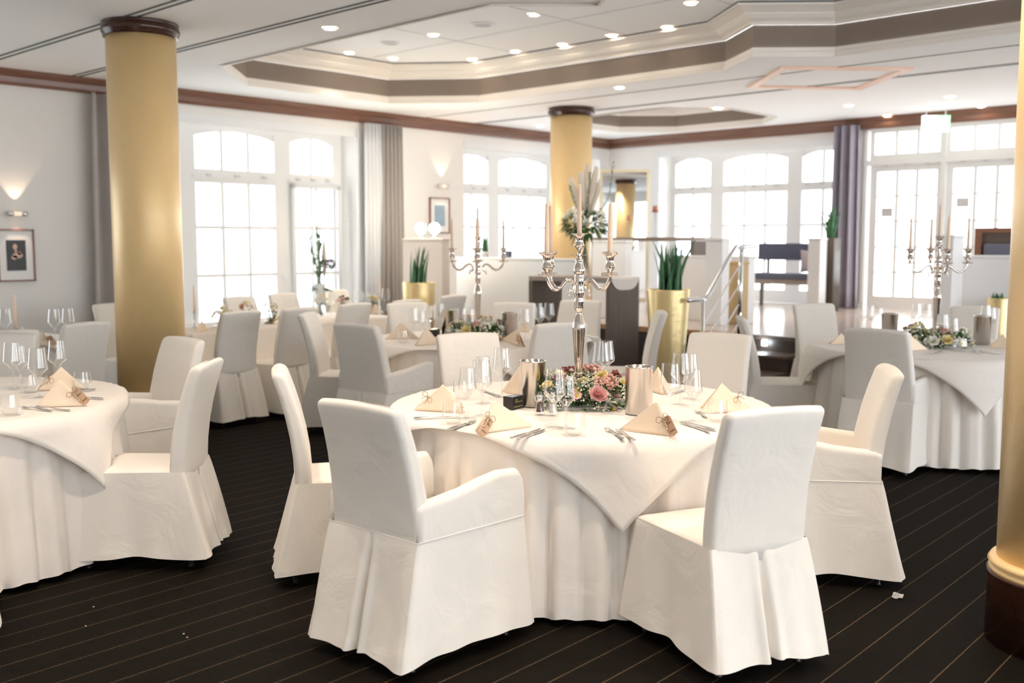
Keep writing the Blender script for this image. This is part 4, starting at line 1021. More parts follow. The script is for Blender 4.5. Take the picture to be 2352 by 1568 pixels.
for k, x, y, l in (('w', 1979, 762, 'first wine glass from the left on the right table'), ('s', 1998, 760, 'second wine glass from the left on the right table'), ('w', 2016, 778, 'wine glass just left of the left cooler on the right table'), ('w', 2104, 764, 'left wine glass behind the flower ring of the right table'), ('w', 2127, 764, 'wine glass left of the candelabrum on the right table'),
                   ('w', 2163, 800, 'left wine glass before the flower ring of the right table'), ('s', 2187, 802, 'right wine glass before the flower ring of the right table'), ('w', 2262, 768, 'wine glass behind the right cooler of the right table'), ('s', 2276, 768, 'small wine glass behind the right cooler of the right table'), ('t', 2206, 806, 'water tumbler near the front rim of the right table')):
    glass(k, x, y, l, gg)
gg = 'glasses on the left table'
for k, x, y, l in (('w', 32, 893, 'first wine glass from the photo edge on the left table'), ('s', 48, 890, 'second wine glass from the photo edge on the left table'), ('w', 90, 912, 'wine glass left of the napkin on the left table'), ('w', 134, 886, 'wine glass behind the front napkin of the left table'),
                   ('t', 24, 952, 'water tumbler near the front rim of the left table'), ('t', 68, 900, 'water tumbler between the wine glasses of the left table'), ('t', 190, 893, 'water tumbler behind the tagged napkin of the left table')):
    glass(k, x, y, l, gg)
gg = 'glasses on the far left table'
for k, x, y, l in (('w', 126, 782, 'left wine glass on the far left table'), ('w', 158, 780, 'right wine glass on the far left table'), ('w', 14, 782, 'wine glass at the photo edge on the far left table')):
    glass(k, x, y, l, gg)

# napkins -----------------------------------------------------------------
def napkin(L, Sx, apex, label, flip=1, deco='tag', z=ZT, detail=True):
    """L,Sx base corners px, apex px ratio; spine rises from Sx"""
    a = at(*L, z); b = at(*Sx, z); d = b-a; W = d.length; mid = (a+b)/2
    u = (apex[0]-L[0])/(Sx[0]-L[0]) if Sx[0] != L[0] else 0.5
    depth = rayd(mid); h = min(0.155, max(0.10, 0.13))
    # true height from the picture
    h = heightof(apex, a.lerp(b, u), z)
    t = thing('folded_napkin', label, 'napkin', (mid.x, mid.y, z), math.atan2(d.y, d.x))
    back = 1 if (Vector((-d.y, d.x)).dot(Vector((mid.x, mid.y))) > 0) else -1
    A = Vector((-W/2+u*W, back*0.022, h)); Lp = Vector((-W/2, 0, 0.001)); Sp = Vector((W/2, 0.0, 0.001)); L2 = Vector((-W/2+0.06, back*0.13, 0.001)); S2 = Vector((W/2-0.015, back*0.035, 0.001))
    def leaf(p, q, r, bulge, off, hem=True):
        bm = bmesh.new(); n_ = 10; rows = []
        nrm = (q-p).cross(r-p).normalized()*(-back)
        for i in range(n_+1):
            row = []
            for j in range(n_+1):
                s = i/n_; v = j/n_
                base = p.lerp(q, v); pt = base.lerp(r, s)
                pt = pt+nrm*(bulge*math.sin(PI*v)*math.sin(PI*min(1, s+0.15))*(1-s))+nrm*off
                pt.z = max(0.0005, pt.z)
                row.append(pt)
            rows.append(row)
        loft(bm, rows, False); bmesh.ops.remove_doubles(bm, verts=bm.verts[:], dist=1e-5); return bm
    o = obj('front_leaf', leaf(Lp, Sp, A, 0.008, 0), M['napkin'], t)
    md = o.modifiers.new('t', 'SOLIDIFY'); md.thickness = 0.0035; md.offset = 0
    o = obj('back_leaf', leaf(L2, S2, A, -0.006, 0), M['napkin'], t)
    md = o.modifiers.new('t', 'SOLIDIFY'); md.thickness = 0.0035; md.offset = 0
    if detail:
        # second layer of the front fold, a finger wide longer
        e = Vector((0, -back*0.006, 0)); o = obj('hem_fold', leaf(Lp+e+Vector((0.012 if u > .5 else 0, 0, 0)), Sp+e, A+Vector((0, -back*0.002, -0.012)), 0.007, 0), M['napkin'], t)
        md = o.modifiers.new('t', 'SOLIDIFY'); md.thickness = 0.003; md.offset = 0
        # rolled strip between the leaves along the spine
        bm = bmesh.new(); c1 = (Sp+S2)/2; tube(bm, [c1+Vector((0, 0, 0.004)), c1.lerp(A, 0.5), A-Vector((0, 0, 0.012))], [0.009, 0.007, 0.003], 8); obj('inner_roll', bm, M['napkin'], t)
    sd = (A-Sp); sl = sd.normalized(); out = Vector((0, -back, 0))
    if deco:
        # kraft place tag lying on the spine slope
        side = Vector((1, 0, 0)) if u > 0 else Vector((-1, 0, 0))
        pos = Sp.lerp(A, 0.30)+out*0.012
        tl, tw = 0.085, 0.040
        ax = -sl; ay = out.cross(ax).normalized(); nz = ax.cross(ay).normalized()
        if nz.dot(out) < 0: nz = -nz
        st0 = Sp.lerp(A, 0.52)+out*0.008
        def P(a, b, c): return st0+ax*a+ay*b+nz*c
        if deco == 'tag':
            bm = bmesh.new(); out_ = [(0.0, -0.010), (0.010, -tw/2), (tl, -tw/2), (tl-0.005, -tw/2+0.006), (tl, -tw/2+0.010), (tl, tw/2-0.010), (tl-0.005, tw/2-0.006), (tl-0.0, tw/2), (0.010, tw/2), (0.0, 0.010)]
            loft(bm, [[P(a, b+0.012, 0.006) for a, b in out_], [P(a, b+0.012, 0.0075) for a, b in out_]], True, True, True); tg = obj('name_tag', bm, M['kraft'], t, False)
            bm = bmesh.new(); rn = random.Random(int(L[0]))
            for ln in range(3):
                pts = [P(0.030+ln*0.017+0.004*math.sin(k*1.9), 0.012-0.013+k*0.0022*(0.6 if ln == 1 else 1), 0.0082) for k in range(5 if ln == 1 else 13)]
                tube(bm, spline(pts, 3), 0.0006, 4)
            obj('handwriting', bm, M['ink'], tg, False)
            # key shaped charm
            bm = bmesh.new()
            for cx, cy in ((0.0, 0.006), (0.0, -0.006), (-0.008, 0.0)):
                tube(bm, [P(0.014+cx+0.006*math.cos(k*PI/6), cy+0.006*math.sin(k*PI/6), 0.010) for k in range(13)], 0.0014, 6)
            tube(bm, [P(0.018, 0, 0.010), P(0.052, 0, 0.010)], 0.0016, 6); box(bm, -0.004, -0.001, -0.003, 0.004, 0.001, 0.003, mat4=Matrix.Translation(P(0.048, -0.004, 0.010)))
            obj('key_charm', bm, M['keymetal'], t)
        bm = bmesh.new()
        for sgn in (1, -1):
            tube(bm, spline([P(0, 0, 0.008), P(-0.012, sgn*0.016, 0.016), P(0.0, sgn*0.030, 0.018), P(0.012, sgn*0.020, 0.012), P(0, 0, 0.009)], 5), 0.0011, 5)
            tube(bm, spline([P(0, 0, 0.008), P(0.012, sgn*0.008, 0.012), P(0.030, sgn*0.014, 0.010)], 5), 0.001, 5)
        tube(bm, spline([P(0, -0.01, 0.004), P(0, 0, 0.009), P(0, 0.01, 0.004)], 4), 0.0012, 5)
        obj('twine_bow', bm, M['twine'], t)
    return t
def rayd(p): return (p.x*cF[0]+p.y*cF[1])
def heightof(apx, g, z):
    """height above z of the point over ground point g that projects to row apx[1]"""
    r = ray(*apx); F = g.x*cF[0]+g.y*cF[1]; return max(0.06, EYE+r[2]*F/r[3]-z)
napkin((1070, 948), (952, 941), (1014, 884), 'ivory napkin tent with twine bow, leftmost on the front table', deco='bow')
napkin((1225, 978), (1097, 996), (1143, 921), 'ivory napkin tent with key charm, nearest left on the front table', deco='tag')
napkin((1422, 986), (1547, 1001), (1503, 922), 'ivory napkin tent with kraft name tag and key, right front of the front table', deco='tag')
napkin((1606, 949), (1727, 944), (1661, 881), 'ivory napkin tent with twine, rightmost on the front table', deco='bow')
napkin((1152, 899), (1196, 908), (1186, 842), 'napkin tent half hidden behind the left steel cooler', deco=None)
napkin((1478, 893), (1524, 906), (1502, 843), 'napkin tent half hidden behind the right steel cooler', deco=None)
napkin((963, 777), (884, 779), (922, 740), 'leftmost napkin tent on the middle table', deco=None, detail=False)
napkin((1011, 790), (955, 794), (984, 752), 'second napkin tent from the left on the middle table', deco=None, detail=False)
napkin((1150, 781), (1198, 797), (1183, 756), 'napkin tent with small tag right of the flower ring on the middle table', deco='tag', detail=False)
napkin((1187, 762), (1217, 763), (1207, 732), 'small far napkin tent behind the right cooler of the middle table', deco=None, detail=False)
napkin((1958, 790), (1905, 791), (1935, 766), 'napkin tent at the left rim of the right table', deco=None, detail=False)
napkin((2068, 808), (2132, 803), (2090, 766), 'napkin tent behind the big armchair back on the right table', deco=None, detail=False)
napkin((2330, 802), (2268, 798), (2300, 768), 'napkin tent on the right table against the gold column edge', deco=None, detail=False)
napkin((80, 935), (200, 931), (138, 872), 'ivory napkin tent with kraft tag, front one on the left table', deco='tag')
napkin((197, 893), (84, 897), (141, 843), 'ivory napkin tent behind the tagged one on the left table', deco='bow')
napkin((73, 794), (121, 792), (98, 758), 'napkin tent with tag on the far left table', deco='tag', detail=False)
napkin((30, 784), (78, 786), (46, 749), 'napkin tent at the back of the far left table', deco=None, detail=False)

# cutlery -----------------------------------------------------------------
def knife(tip, end, label, z=ZT):
    a = at(*end, z); b = at(*tip, z); d = b-a; L = d.length
    t = thing('table_knife', label, 'cutlery', (a.x, a.y, z), math.atan2(d.y, d.x))
    L = max(0.17, min(0.24, L)); h = L*0.46
    bm = bmesh.new(); loft(bm, [[(x, w*math.cos(k*PI/4), 0.0045+hh*math.sin(k*PI/4)) for k in range(8)] for x, w, hh in ((0, 0.006, 0.003), (0.004, 0.0085, 0.0042), (h*0.6, 0.0075, 0.0042), (h-0.004, 0.0055, 0.004), (h, 0.0055, 0.003))], True, True, True); obj('handle', bm, M['cutlery'], t)
    bm = bmesh.new(); loft(bm, [[(x, y0, 0.0035), (x, y1, 0.0035), (x, y1, 0.0050), (x, y0, 0.0050)] for x, y0, y1 in ((h, -0.004, 0.004), (h+0.012, -0.009, 0.005), (L*0.8, -0.0095, 0.005), (L*0.94, -0.005, 0.005), (L, 0.003, 0.005))], True, True, True); obj('blade', bm, M['cutlery'], t)
def fork(tip, end, label, z=ZT):
    a = at(*end, z); b = at(*tip, z); d = b-a; L = max(0.16, min(0.21, d.length))
    t = thing('table_fork', label, 'cutlery', (a.x, a.y, z), math.atan2(d.y, d.x))
    bm = bmesh.new(); loft(bm, [[(x, w*math.cos(k*PI/4), zz+0.002*math.sin(k*PI/4)) for k in range(8)] for x, w, zz in ((0, 0.006, 0.003), (0.006, 0.0095, 0.003), (L*0.35, 0.007, 0.004), (L*0.6, 0.0035, 0.009), (L*0.68, 0.004, 0.009), (L*0.73, 0.011, 0.006), (L*0.78, 0.0125, 0.004))], True, True, True); obj('handle', bm, M['cutlery'], t)
    bm = bmesh.new()
    for k in range(4):
        y = -0.0105+0.007*k; tube(bm, [(L*0.775, y, 0.004), (L*0.88, y*1.02, 0.003), (L, y*0.95, 0.009)], [0.0022, 0.0019, 0.0010], 6)
    obj('tines', bm, M['cutlery'], t)
knife((1072, 957), (950, 962), 'knife behind the tumbler at the left rim of the front table')
knife((1100, 965), (1030, 987), 'knife in front of the left napkins on the front table')
fork((1108, 962), (1034, 989), 'fork with upturned tines before the nearest left napkin')
knife((1250, 984), (1174, 1008), 'left knife of the pair at the front rim of the front table')
knife((1257, 986), (1190, 1010), 'right knife of the pair at the front rim of the front table')
fork((1379, 978), (1431, 1008), 'left fork of the pair at the front of the front table')
fork((1401, 980), (1458, 1012), 'right fork of the pair at the front of the front table')
knife((1560, 970), (1630, 993), 'nearer knife of the pair right of the name tag napkin')
knife((1566, 969), (1643, 989), 'farther knife of the pair right of the name tag napkin')
fork((1600, 945), (1622, 959), 'fork half under the rightmost napkin of the front table')
knife((1093, 892), (1146, 911), 'knife lying behind the wine glasses at the back of the front table')
knife((1570, 897), (1545, 905), 'knife behind the right cooler of the front table')
fork((48, 936), (118, 944), 'left fork before the tagged napkin of the left table')
fork((68, 935), (160, 943), 'right fork before the tagged napkin of the left table')
knife((196, 914), (236, 917), 'knife right of the tagged napkin on the left table')
knife((205, 897), (219, 895), 'small knife by the rear napkin of the left table')
knife((2165, 806), (2140, 813), 'knife at the front rim of the right table')
fork((2236, 805), (2250, 812), 'left fork at the front rim of the right table')
fork((2250, 808), (2296, 813), 'right fork at the front rim of the right table')

# steel coolers -------------------------------------------------------------
def cooler(px, py, label, r=0.061, h=0.212):
    q = at(px, py, ZT); t = thing('wine_cooler', label, 'wine cooler', q)
    bm = bmesh.new(); lathe(bm, [(r-0.004, 0), (r, 0.004), (r, h-0.006), (r+0.0015, h-0.004), (r+0.0015, h), (r-0.001, h+0.0012), (r-0.004, h), (r-0.0045, 0.012), (0.001, 0.010)], 64, cap=False)
    obj('cylinder', bm, M['steel'], t)
    bm = bmesh.new(); tube(bm, [(r*math.cos(2*PI*k/40), r*math.sin(2*PI*k/40), h) for k in range(41)], 0.0022, 8, False); obj('rim', bm, M['cutlery'], t)
cooler(1223, 931, 'brushed steel wine cooler left of the flower ring on the front table')
cooler(1467, 949, 'brushed steel wine cooler right of the flower ring on the front table')
cooler(1031, 770, 'steel wine cooler left of the flower ring on the middle table')
cooler(1171, 779, 'steel wine cooler right of the flower ring on the middle table')
cooler(2042, 782, 'steel wine cooler on the left of the right table')
cooler(2254, 790, 'steel wine cooler on the right of the right table')

# mills and boxes -----------------------------------------------------------
def mill(px, py, fill, label):
    q = at(px, py, ZT); t = thing('spice_mill', label, 'mill', q)
    bm = bmesh.new(); lathe(bm, [(0.026, 0), (0.0265, 0.006), (0.025, 0.012), (0.0215, 0.030), (0.019, 0.05), (0.019, 0.058), (0.024, 0.062), (0.0265, 0.070), (0.0265, 0.078), (0.022, 0.084), (0.012, 0.088), (0.009, 0.092), (0.011, 0.096), (0.008, 0.101), (0.001, 0.103)], 32, cap=False); obj('mill_body', bm, M['wine'], t)
    bm = bmesh.new(); lathe(bm, [(0.001, 0.012), (0.017, 0.012), (0.0145, 0.030), (0.013, 0.052), (0.001, 0.052)], 20, cap=False); obj('filling', bm, fill, t)
    bm = bmesh.new(); lathe(bm, [(0.001, 0.056), (0.012, 0.056), (0.012, 0.086), (0.001, 0.086)], 16, cap=False); obj('grinder', bm, M['chrome'], t)
mill(1240, 951, M['pepper'], 'clear pepper mill before the front flower ring')
mill(1269, 953, M['salt'], 'clear salt mill before the front flower ring, right of the pepper')
mill(1033, 781, M['pepper'], 'pepper mill before the left cooler of the middle table')
mill(1050, 781, M['salt'], 'salt mill before the flower ring of the middle table')
mill(2111, 780, M['pepper'], 'pepper mill before the flower ring of the right table')
mill(2134, 796, M['salt'], 'salt mill before the flower ring of the right table')
def blackbox(pa, pb, pc, z, label):
    """pa near corner, pb right corner, pc left corner on the table"""
    a, b, c = at(*pa, z), at(*pb, z), at(*pc, z); u = (b-a); L = u.length; t = thing('reserved_box', label, 'box', (a.x, a.y, z), math.atan2(u.y, u.x))
    dp = 0.055; h = 0.058
    obj('card_box', B(0, 0, 0, L, dp, h, bev=0.001), M['black'], t, False)
    bm = bmesh.new(); rn = random.Random(3)
    tube(bm, [(L*0.30+0.007*math.cos(k*PI/8), -0.0008, h*0.72+0.0045*math.sin(k*PI/8)) for k in range(17)], 0.0010, 5)
    x = L*0.2
    while x < L*0.82:
        w_ = 0.0025+rn.random()*0.002; box(bm, x, -0.0012, h*0.52, x+w_*0.5, -0.0001, h*0.52+0.006*rn.random()+0.002); x += w_+0.0022
    x = L*0.12
    while x < L*0.86:
        w_ = 0.002; box(bm, x, -0.0012, h*0.17, x+w_, -0.0001, h*0.17+0.0024); x += w_+0.0014
    obj('gold_print', bm, M['goldink'], t, False)
blackbox((1178, 941), (1204, 935), (1166, 932), ZT, 'small black box with gold print left of the front flower ring')
blackbox((1001, 773), (1011, 770), (998, 770), ZT, 'tiny black box by the left cooler of the middle table')

# candelabra -----------------------------------------------------------------
def candelabrum(c, rz, label, tilt=True, arms=(0, 1, 2, 3)):
    t = thing('candelabrum', label, 'candelabrum', (c.x, c.y, ZT), rz)
    k = 0.000631; Y = lambda yz: 0.806-(yz-375)*k
    pf = [(62, 375), (60, 380), (50, 385), (32, 400), (26, 430), (30, 450), (38, 463), (36, 470), (28, 480), (14, 500), (12, 528), (13, 545), (26, 566), (30, 578), (25, 588), (29, 600), (36, 625), (44, 652), (41, 665), (28, 680), (37, 698), (36, 740), (31, 768), (36, 800), (42, 824), (30, 845), (34, 870), (38, 888), (33, 902), (37, 922), (31, 942), (22, 958), (20, 975), (28, 992)]
    bm = bmesh.new(); lathe(bm, [(r*k, Y(y)) for r, y in reversed(pf)]+[(0.016, 0.800), (0.001, 0.80)], 32, cap=False); obj('upper_column', bm, M['silver'], t)
    bm = bmesh.new(); pf = [(28, 992), (37, 1022), (47, 1055), (49, 1085), (47, 1105), (43, 1170), (37, 1260), (31, 1350), (27, 1415)]
    def fl(a, z): return 1+0.045*(abs(math.cos(6*a))-0.5)
    lathe(bm, [(r*k, Y(y)) for r, y in reversed(pf)], 72, flute=fl, cap=False); obj('fluted_column', bm, M['silver'], t)
    bm = bmesh.new(); pf = [(27, 1415), (33, 1425), (29, 1434), (34, 1444), (29, 1454), (25, 1462), (38, 1476), (46, 1492), (44, 1510), (60, 1545), (95, 1590), (118, 1625), (120, 1650), (122, 1652)]
    lathe(bm, [(max(r*k, 0.001), max(0, Y(y))) for r, y in reversed(pf)]+[], 40, cap=False); obj('foot', bm, M['silver'], t)
    bm = bmesh.new(); lathe(bm, [(0.012, Y(541)), (0.036, Y(539)), (0.040, Y(533)), (0.039, Y(536)), (0.012, Y(544))], 40, flute=lambda a, z: 1+0.05*math.cos(10*a), cap=False); obj('drip_pan', bm, M['silver'], t)
    for i in arms:
        an = PI/2*i; ca, sa = math.cos(an), math.sin(an)
        def W(r, h, s=0): return Vector((ca*r-sa*s, sa*r+ca*s, h))
        bm = bmesh.new()
        path = [(0.058, 0.520), (0.064, 0.530), (0.060, 0.540), (0.048, 0.536), (0.040, 0.548), (0.040, 0.568), (0.052, 0.585), (0.074, 0.590), (0.098, 0.575), (0.120, 0.555), (0.145, 0.545), (0.170, 0.552), (0.190, 0.574), (0.202, 0.598), (0.204, 0.614)]
        rr = [0.004, 0.005, 0.005, 0.006]+[0.0078]*9+[0.0072, 0.0065]
        sp = spline([W(r, h) for r, h in path], 4); rad = []
        for q in range(len(sp)): f = q/4; a0 = min(int(f), len(rr)-1); a1 = min(a0+1, len(rr)-1); rad.append(rr[a0]+(rr[a1]-rr[a0])*(f-a0))
        tube(bm, sp, rad, 12); ball(bm, W(0.066, 0.518), 0.008, 2); arm = obj('arm', bm, M['silver'], t)
        bm = bmesh.new(); cc = W(0.204, 0)
        lathe(bm, [(0.008, 0.610), (0.036, 0.611), (0.041, 0.617), (0.040, 0.613), (0.008, 0.606)], 36, cc.x, cc.y, flute=lambda a, z: 1+0.05*math.cos(10*a), cap=False); obj('drip_pan', bm, M['silver'], arm)
        bm = bmesh.new(); lathe(bm, [(0.008, 0.612), (0.0085, 0.618), (0.011, 0.632), (0.018, 0.643), (0.024, 0.653), (0.023, 0.657), (0.018, 0.663), (0.0165, 0.68), (0.019, 0.700), (0.031, 0.711), (0.038, 0.714), (0.039, 0.718), (0.034, 0.716), (0.014, 0.708), (0.001, 0.708)], 32, cc.x, cc.y, cap=False); obj('candle_cup', bm, M['silver'], arm)
    # candles are things of their own
    def cand(r, an, h0, H, lb, tl=0):
        x, y = r*math.cos(an), r*math.sin(an); X = c.x+x*math.cos(rz)-y*math.sin(rz); Yy = c.y+x*math.sin(rz)+y*math.cos(rz)
        q = thing('taper_candle', lb, 'candle', (X, Yy, ZT+h0), 0, 'taper candles on the candelabra'); q.rotation_euler = (math.radians(tl), math.radians(-tl), 0)
        bm = bmesh.new(); lathe(bm, [(0.0115, 0), (0.0115, 0.01), (0.0105, H*0.5), (0.0078, H-0.012), (0.005, H-0.003), (0.001, H)], 20); obj('wax', bm, M['candle'], q)
        bm = bmesh.new(); tube(bm, [(0, 0, H-0.002), (0.001, 0, H+0.010), (-0.006, 0, H+0.018)], 0.0012, 6); obj('wick', bm, M['wick'], q)
    return cand
T1c = TC['T1']
cn1 = T1c+Vector((cR[0], cR[1], 0))*(-0.010)
cd1 = candelabrum(cn1, math.radians(-7), 'tall polished silver candelabrum in the centre of the front table')
cd1(0, 0, 0.802, 0.235, 'tall centre candle of the front candelabrum')
for i, lb in enumerate(('rear right candle of the front candelabrum', 'rear left candle of the front candelabrum', 'front left candle of the front candelabrum', 'leaning front right candle of the front candelabrum')):
    cd1(0.204, PI/2*i, 0.709, 0.235, lb, 1.2 if i == 3 else 0)
cd2 = candelabrum(TC['T2'], math.radians(43), 'silver candelabrum on the middle table')
cd2(0, 0, 0.802, 0.235, 'centre candle of the middle table candelabrum')
for i, lb in enumerate(('rear candle of the middle table candelabrum', 'left candle of the middle table candelabrum', 'front candle of the middle table candelabrum', 'right candle of the middle table candelabrum')): cd2(0.204, PI/2*i, 0.709, 0.235, lb)
cd3 = candelabrum(TC['T3'], math.radians(-53), 'silver candelabrum on the right table in front of the glazed doors')
cd3(0, 0, 0.802, 0.235, 'centre candle of the right table candelabrum')
for i, lb in enumerate(('far right candle of the right table candelabrum', 'inner left candle of the right table candelabrum', 'far left candle of the right table candelabrum', 'inner right candle of the right table candelabrum')): cd3(0.204, PI/2*i, 0.709, 0.235, lb)

# flowers -----------------------------------------------------------------
def petals(bm, c, R, n, tilt, wid, up=Vector((0, 0, 1)), curl=0.3, seed=0):
    rn = random.Random(seed); up = up.normalized(); a = up.orthogonal().normalized(); b = up.cross(a)
    for k in range(n):
        th = 2*PI*k/n+rn.random()*0.25; d = a*math.cos(th)+b*math.sin(th); s = up.cross(d)
        rows = []
        for i in range(4):
            f = i/3; w_ = wid*(0.35, 0.9, 1.0, 0.45)[i]; r = R*f; h = R*(math.sin(tilt)*f+curl*f*f*0.6)
            base = c+d*(r*math.cos(tilt))+up*h; rows.append([base-s*w_, base+up*(-0.15*w_), base+s*w_])
        loft(bm, rows, False)
def bloom(bm, kind, c, r, up, seed):
    if kind == 'rose':
        for i, (ti, rr, n_) in enumerate(((0.25, 1.0, 6), (0.7, 0.9, 6), (1.05, 0.8, 5), (1.3, 0.6, 4))): petals(bm, c, r*rr, n_, ti, r*0.42, up, 0.3, seed+i)
    elif kind == 'daisy':
        petals(bm, c, r, 20, 0.18, r*0.13, up, 0.15, seed)
    elif kind == 'cluster':
        rn = random.Random(seed)
        for k in range(26):
            v = Vector((rn.gauss(0, 1), rn.gauss(0, 1), rn.gauss(0, 1))).normalized()
            if v.dot(up) < -0.2: v = -v
            ball(bm, c+v*r*(0.75+0.25*rn.random()), r*0.22, 1)
def leafshape(bm, p, d, L, w_, up=Vector((0, 0, 1)), droop=0.3):
    s = d.cross(up)
    if s.length < 1e-4: s = Vector((1, 0, 0))
    s.normalize(); rows = []
    for i in range(5):
        f = i/4; ww = w_*(0.1, 0.8, 1, 0.65, 0.04)[i]; q = p+d*(L*f)+up*(-droop*L*f*f)
        rows.append([q-s*ww+up*ww*0.3, q, q+s*ww+up*ww*0.3])
    loft(bm, rows, False)
def flower_ring(c, label, seed, R=0.172, tube_r=0.076, full=True):
    rn = random.Random(seed); t = thing('flower_ring', label, 'flower arrangement', (c.x, c.y, ZT))
    bm = bmesh.new()
    for k in range(800 if full else 520):
        a = rn.random()*2*PI; e = rn.uniform(-0.1, 1.0)*PI if rn.random() < 0.8 else rn.uniform(0, 0.2); e = rn.uniform(0, PI)
        rr = tube_r*rn.uniform(0.55, 0.85); cx = R+rr*math.cos(e); p = Vector((cx*math.cos(a), cx*math.sin(a), max(0.006, rr*math.sin(e)*1.5)))
        d = (Vector((math.cos(a)*math.cos(e), math.sin(a)*math.cos(e), math.sin(e)*0.7))+Vector((rn.gauss(0, .5), rn.gauss(0, .5), rn.gauss(0, .25)))).normalized()
        if p.z < 0.03: d.z = abs(d.z)*0.3; d.normalize()
        leafshape(bm, p, d, rn.uniform(0.03, 0.055), rn.uniform(0.008, 0.014), droop=0.15)
    for v in bm.verts: v.co.z = max(v.co.z, 0.002)
    f = obj('foliage', bm, M['leaf'], t); f['kind'] = 'stuff'
    bm = bmesh.new()
    for k in range(26 if full else 12):
        a = rn.random()*2*PI; e = rn.uniform(0.15, PI-0.3); rr = tube_r*0.95; cx = R+rr*math.cos(e); p = Vector((cx*math.cos(a), cx*math.sin(a), rr*math.sin(e)*1.5+0.005))
        d = Vector((math.cos(a+1)*.6, math.sin(a+1)*.6, 0.4)).normalized(); leafshape(bm, p, d, 0.05, 0.017, droop=0.1)
    obj('eucalyptus', bm, M['leaf2'], t)['kind'] = 'stuff'
    bm = bmesh.new()
    for k in range(1000 if full else 900):
        ca = rn.choice([0.2, 1.0, 1.9, 2.6, 3.4, 4.1, 4.9, 5.6])+rn.gauss(0, 0.16); e = rn.uniform(0.02, PI*0.85); rr = tube_r*rn.uniform(1.0, 1.32); cx = R+rr*math.cos(e)
        ball(bm, (cx*math.cos(ca), cx*math.sin(ca), max(0.005, rr*math.sin(e)*1.5)), rn.uniform(0.0028, 0.0056), 1)
    obj('gypsophila', bm, M['gyps'], t)['kind'] = 'stuff'
    kinds = [('rose', 'pink', 0.044), ('cluster', 'rose', 0.042), ('daisy', 'pink', 0.024), ('rose', 'cream_petal', 0.030), ('cluster', 'maroon', 0.028), ('daisy', 'pink', 0.024), ('rose', 'cream_petal', 0.034)]
    nfl = 42 if full else 26
    for k in range(nfl):
        kd, mt, r = kinds[k % 7]; mt = mt if full or k % 4 == 0 else ('cream_petal', 'whitepetal', 'rose')[k % 3]; a = 2*PI*k/nfl*2+rn.gauss(0, 0.12)
        e = [0.45, 1.15, 0.25, 0.85, 1.7, 0.6, 2.2][k % 7]+rn.gauss(0, 0.12)
        rr = tube_r*1.0; cx = R+rr*math.cos(e); p = Vector((cx*math.cos(a), cx*math.sin(a), rr*math.sin(e)*1.5+0.016))
        up = Vector((math.cos(a)*math.cos(e), math.sin(a)*math.cos(e), math.sin(e)+0.25)).normalized()
        bm = bmesh.new(); bloom(bm, kd, p, r, up, k); f = obj('flower_head', bm, M[mt], t)
        if kd == 'daisy':
            bm = bmesh.new(); ball(bm, p+up*0.003, r*0.42, 2, (1, 1, 1)); obj('flower_eye', bm, M['eye'], f)
    return t
flower_ring(T1c, 'lush ring of pink and cream flowers round the front candelabrum foot', 4)
flower_ring(TC['T2'], 'flower ring round the middle table candelabrum', 5, full=False)
flower_ring(TC['T3'], 'flower ring round the right table candelabrum', 6, full=False)

def vase(px, py, label, kind, seed, h=0.16, spread=0.06, z=0.749, pal=('pink', 'cream_petal', 'whitepetal')):
    q = at(px, py, z); t = thing('flower_vase', label, 'flower vase', q); rn = random.Random(seed)
    bm = bmesh.new(); lathe(bm, [(0.001, 0.0), (0.018, 0.0), (0.022, 0.02), (0.026, h*0.6), (0.028, h*0.7)], 24, cap=False); obj('vase_glass', bm, M['wine'], t)
    bm = bmesh.new()
    for k in range(26):
        d = Vector((rn.gauss(0, .5), rn.gauss(0, .5), 1)).normalized(); tube(bm, [(0, 0, 0.01), d*h*0.7], 0.0015, 4); leafshape(bm, Vector(d*h*0.7), Vector((rn.gauss(0, 1), rn.gauss(0, 1), 0.6)).normalized(), 0.045, 0.011)
    obj('stems', bm, M['leaf'], t)['kind'] = 'stuff'
    for k in range(16):
        v = Vector((rn.gauss(0, 1), rn.gauss(0, 1), abs(rn.gauss(0, .6))+.2)).normalized(); p = Vector((v.x*spread, v.y*spread, h*0.85+v.z*spread))
        bm = bmesh.new(); bloom(bm, ('rose', 'cluster', 'daisy')[k % 3], p, 0.022, v, k); obj('flower_head', bm, M[pal[k % 3]], t)
G_ = 'flowers'
vase(515, 752, 'wide flower bunch at the left of the long table', 0, 1, h=0.10, spread=0.10, pal=('cream_petal', 'cream_petal', 'whitepetal'))
vase(563, 741, 'round pink and green posy on the long table behind the first chair', 0, 2, h=0.16, spread=0.06)
vase(622, 744, 'loose pale posy in a slim glass between the first two long table chairs', 0, 3, h=0.17, spread=0.055, pal=('whitepetal', 'whitepetal', 'cream_petal'))
vase(738, 726, 'posy of white and yellow flowers behind the second long table chair', 0, 4, h=0.18, spread=0.06, pal=('whitepetal', 'cream_petal', 'whitepetal'))
vase(790, 712, 'low green and red posy on the long table', 0, 5, h=0.10, spread=0.07, pal=('maroon', 'pink', 'whitepetal'))
vase(855, 716, 'cream posy near the right end of the long table', 0, 6, h=0.15, spread=0.05, pal=('cream_petal', 'whitepetal', 'cream_petal'))
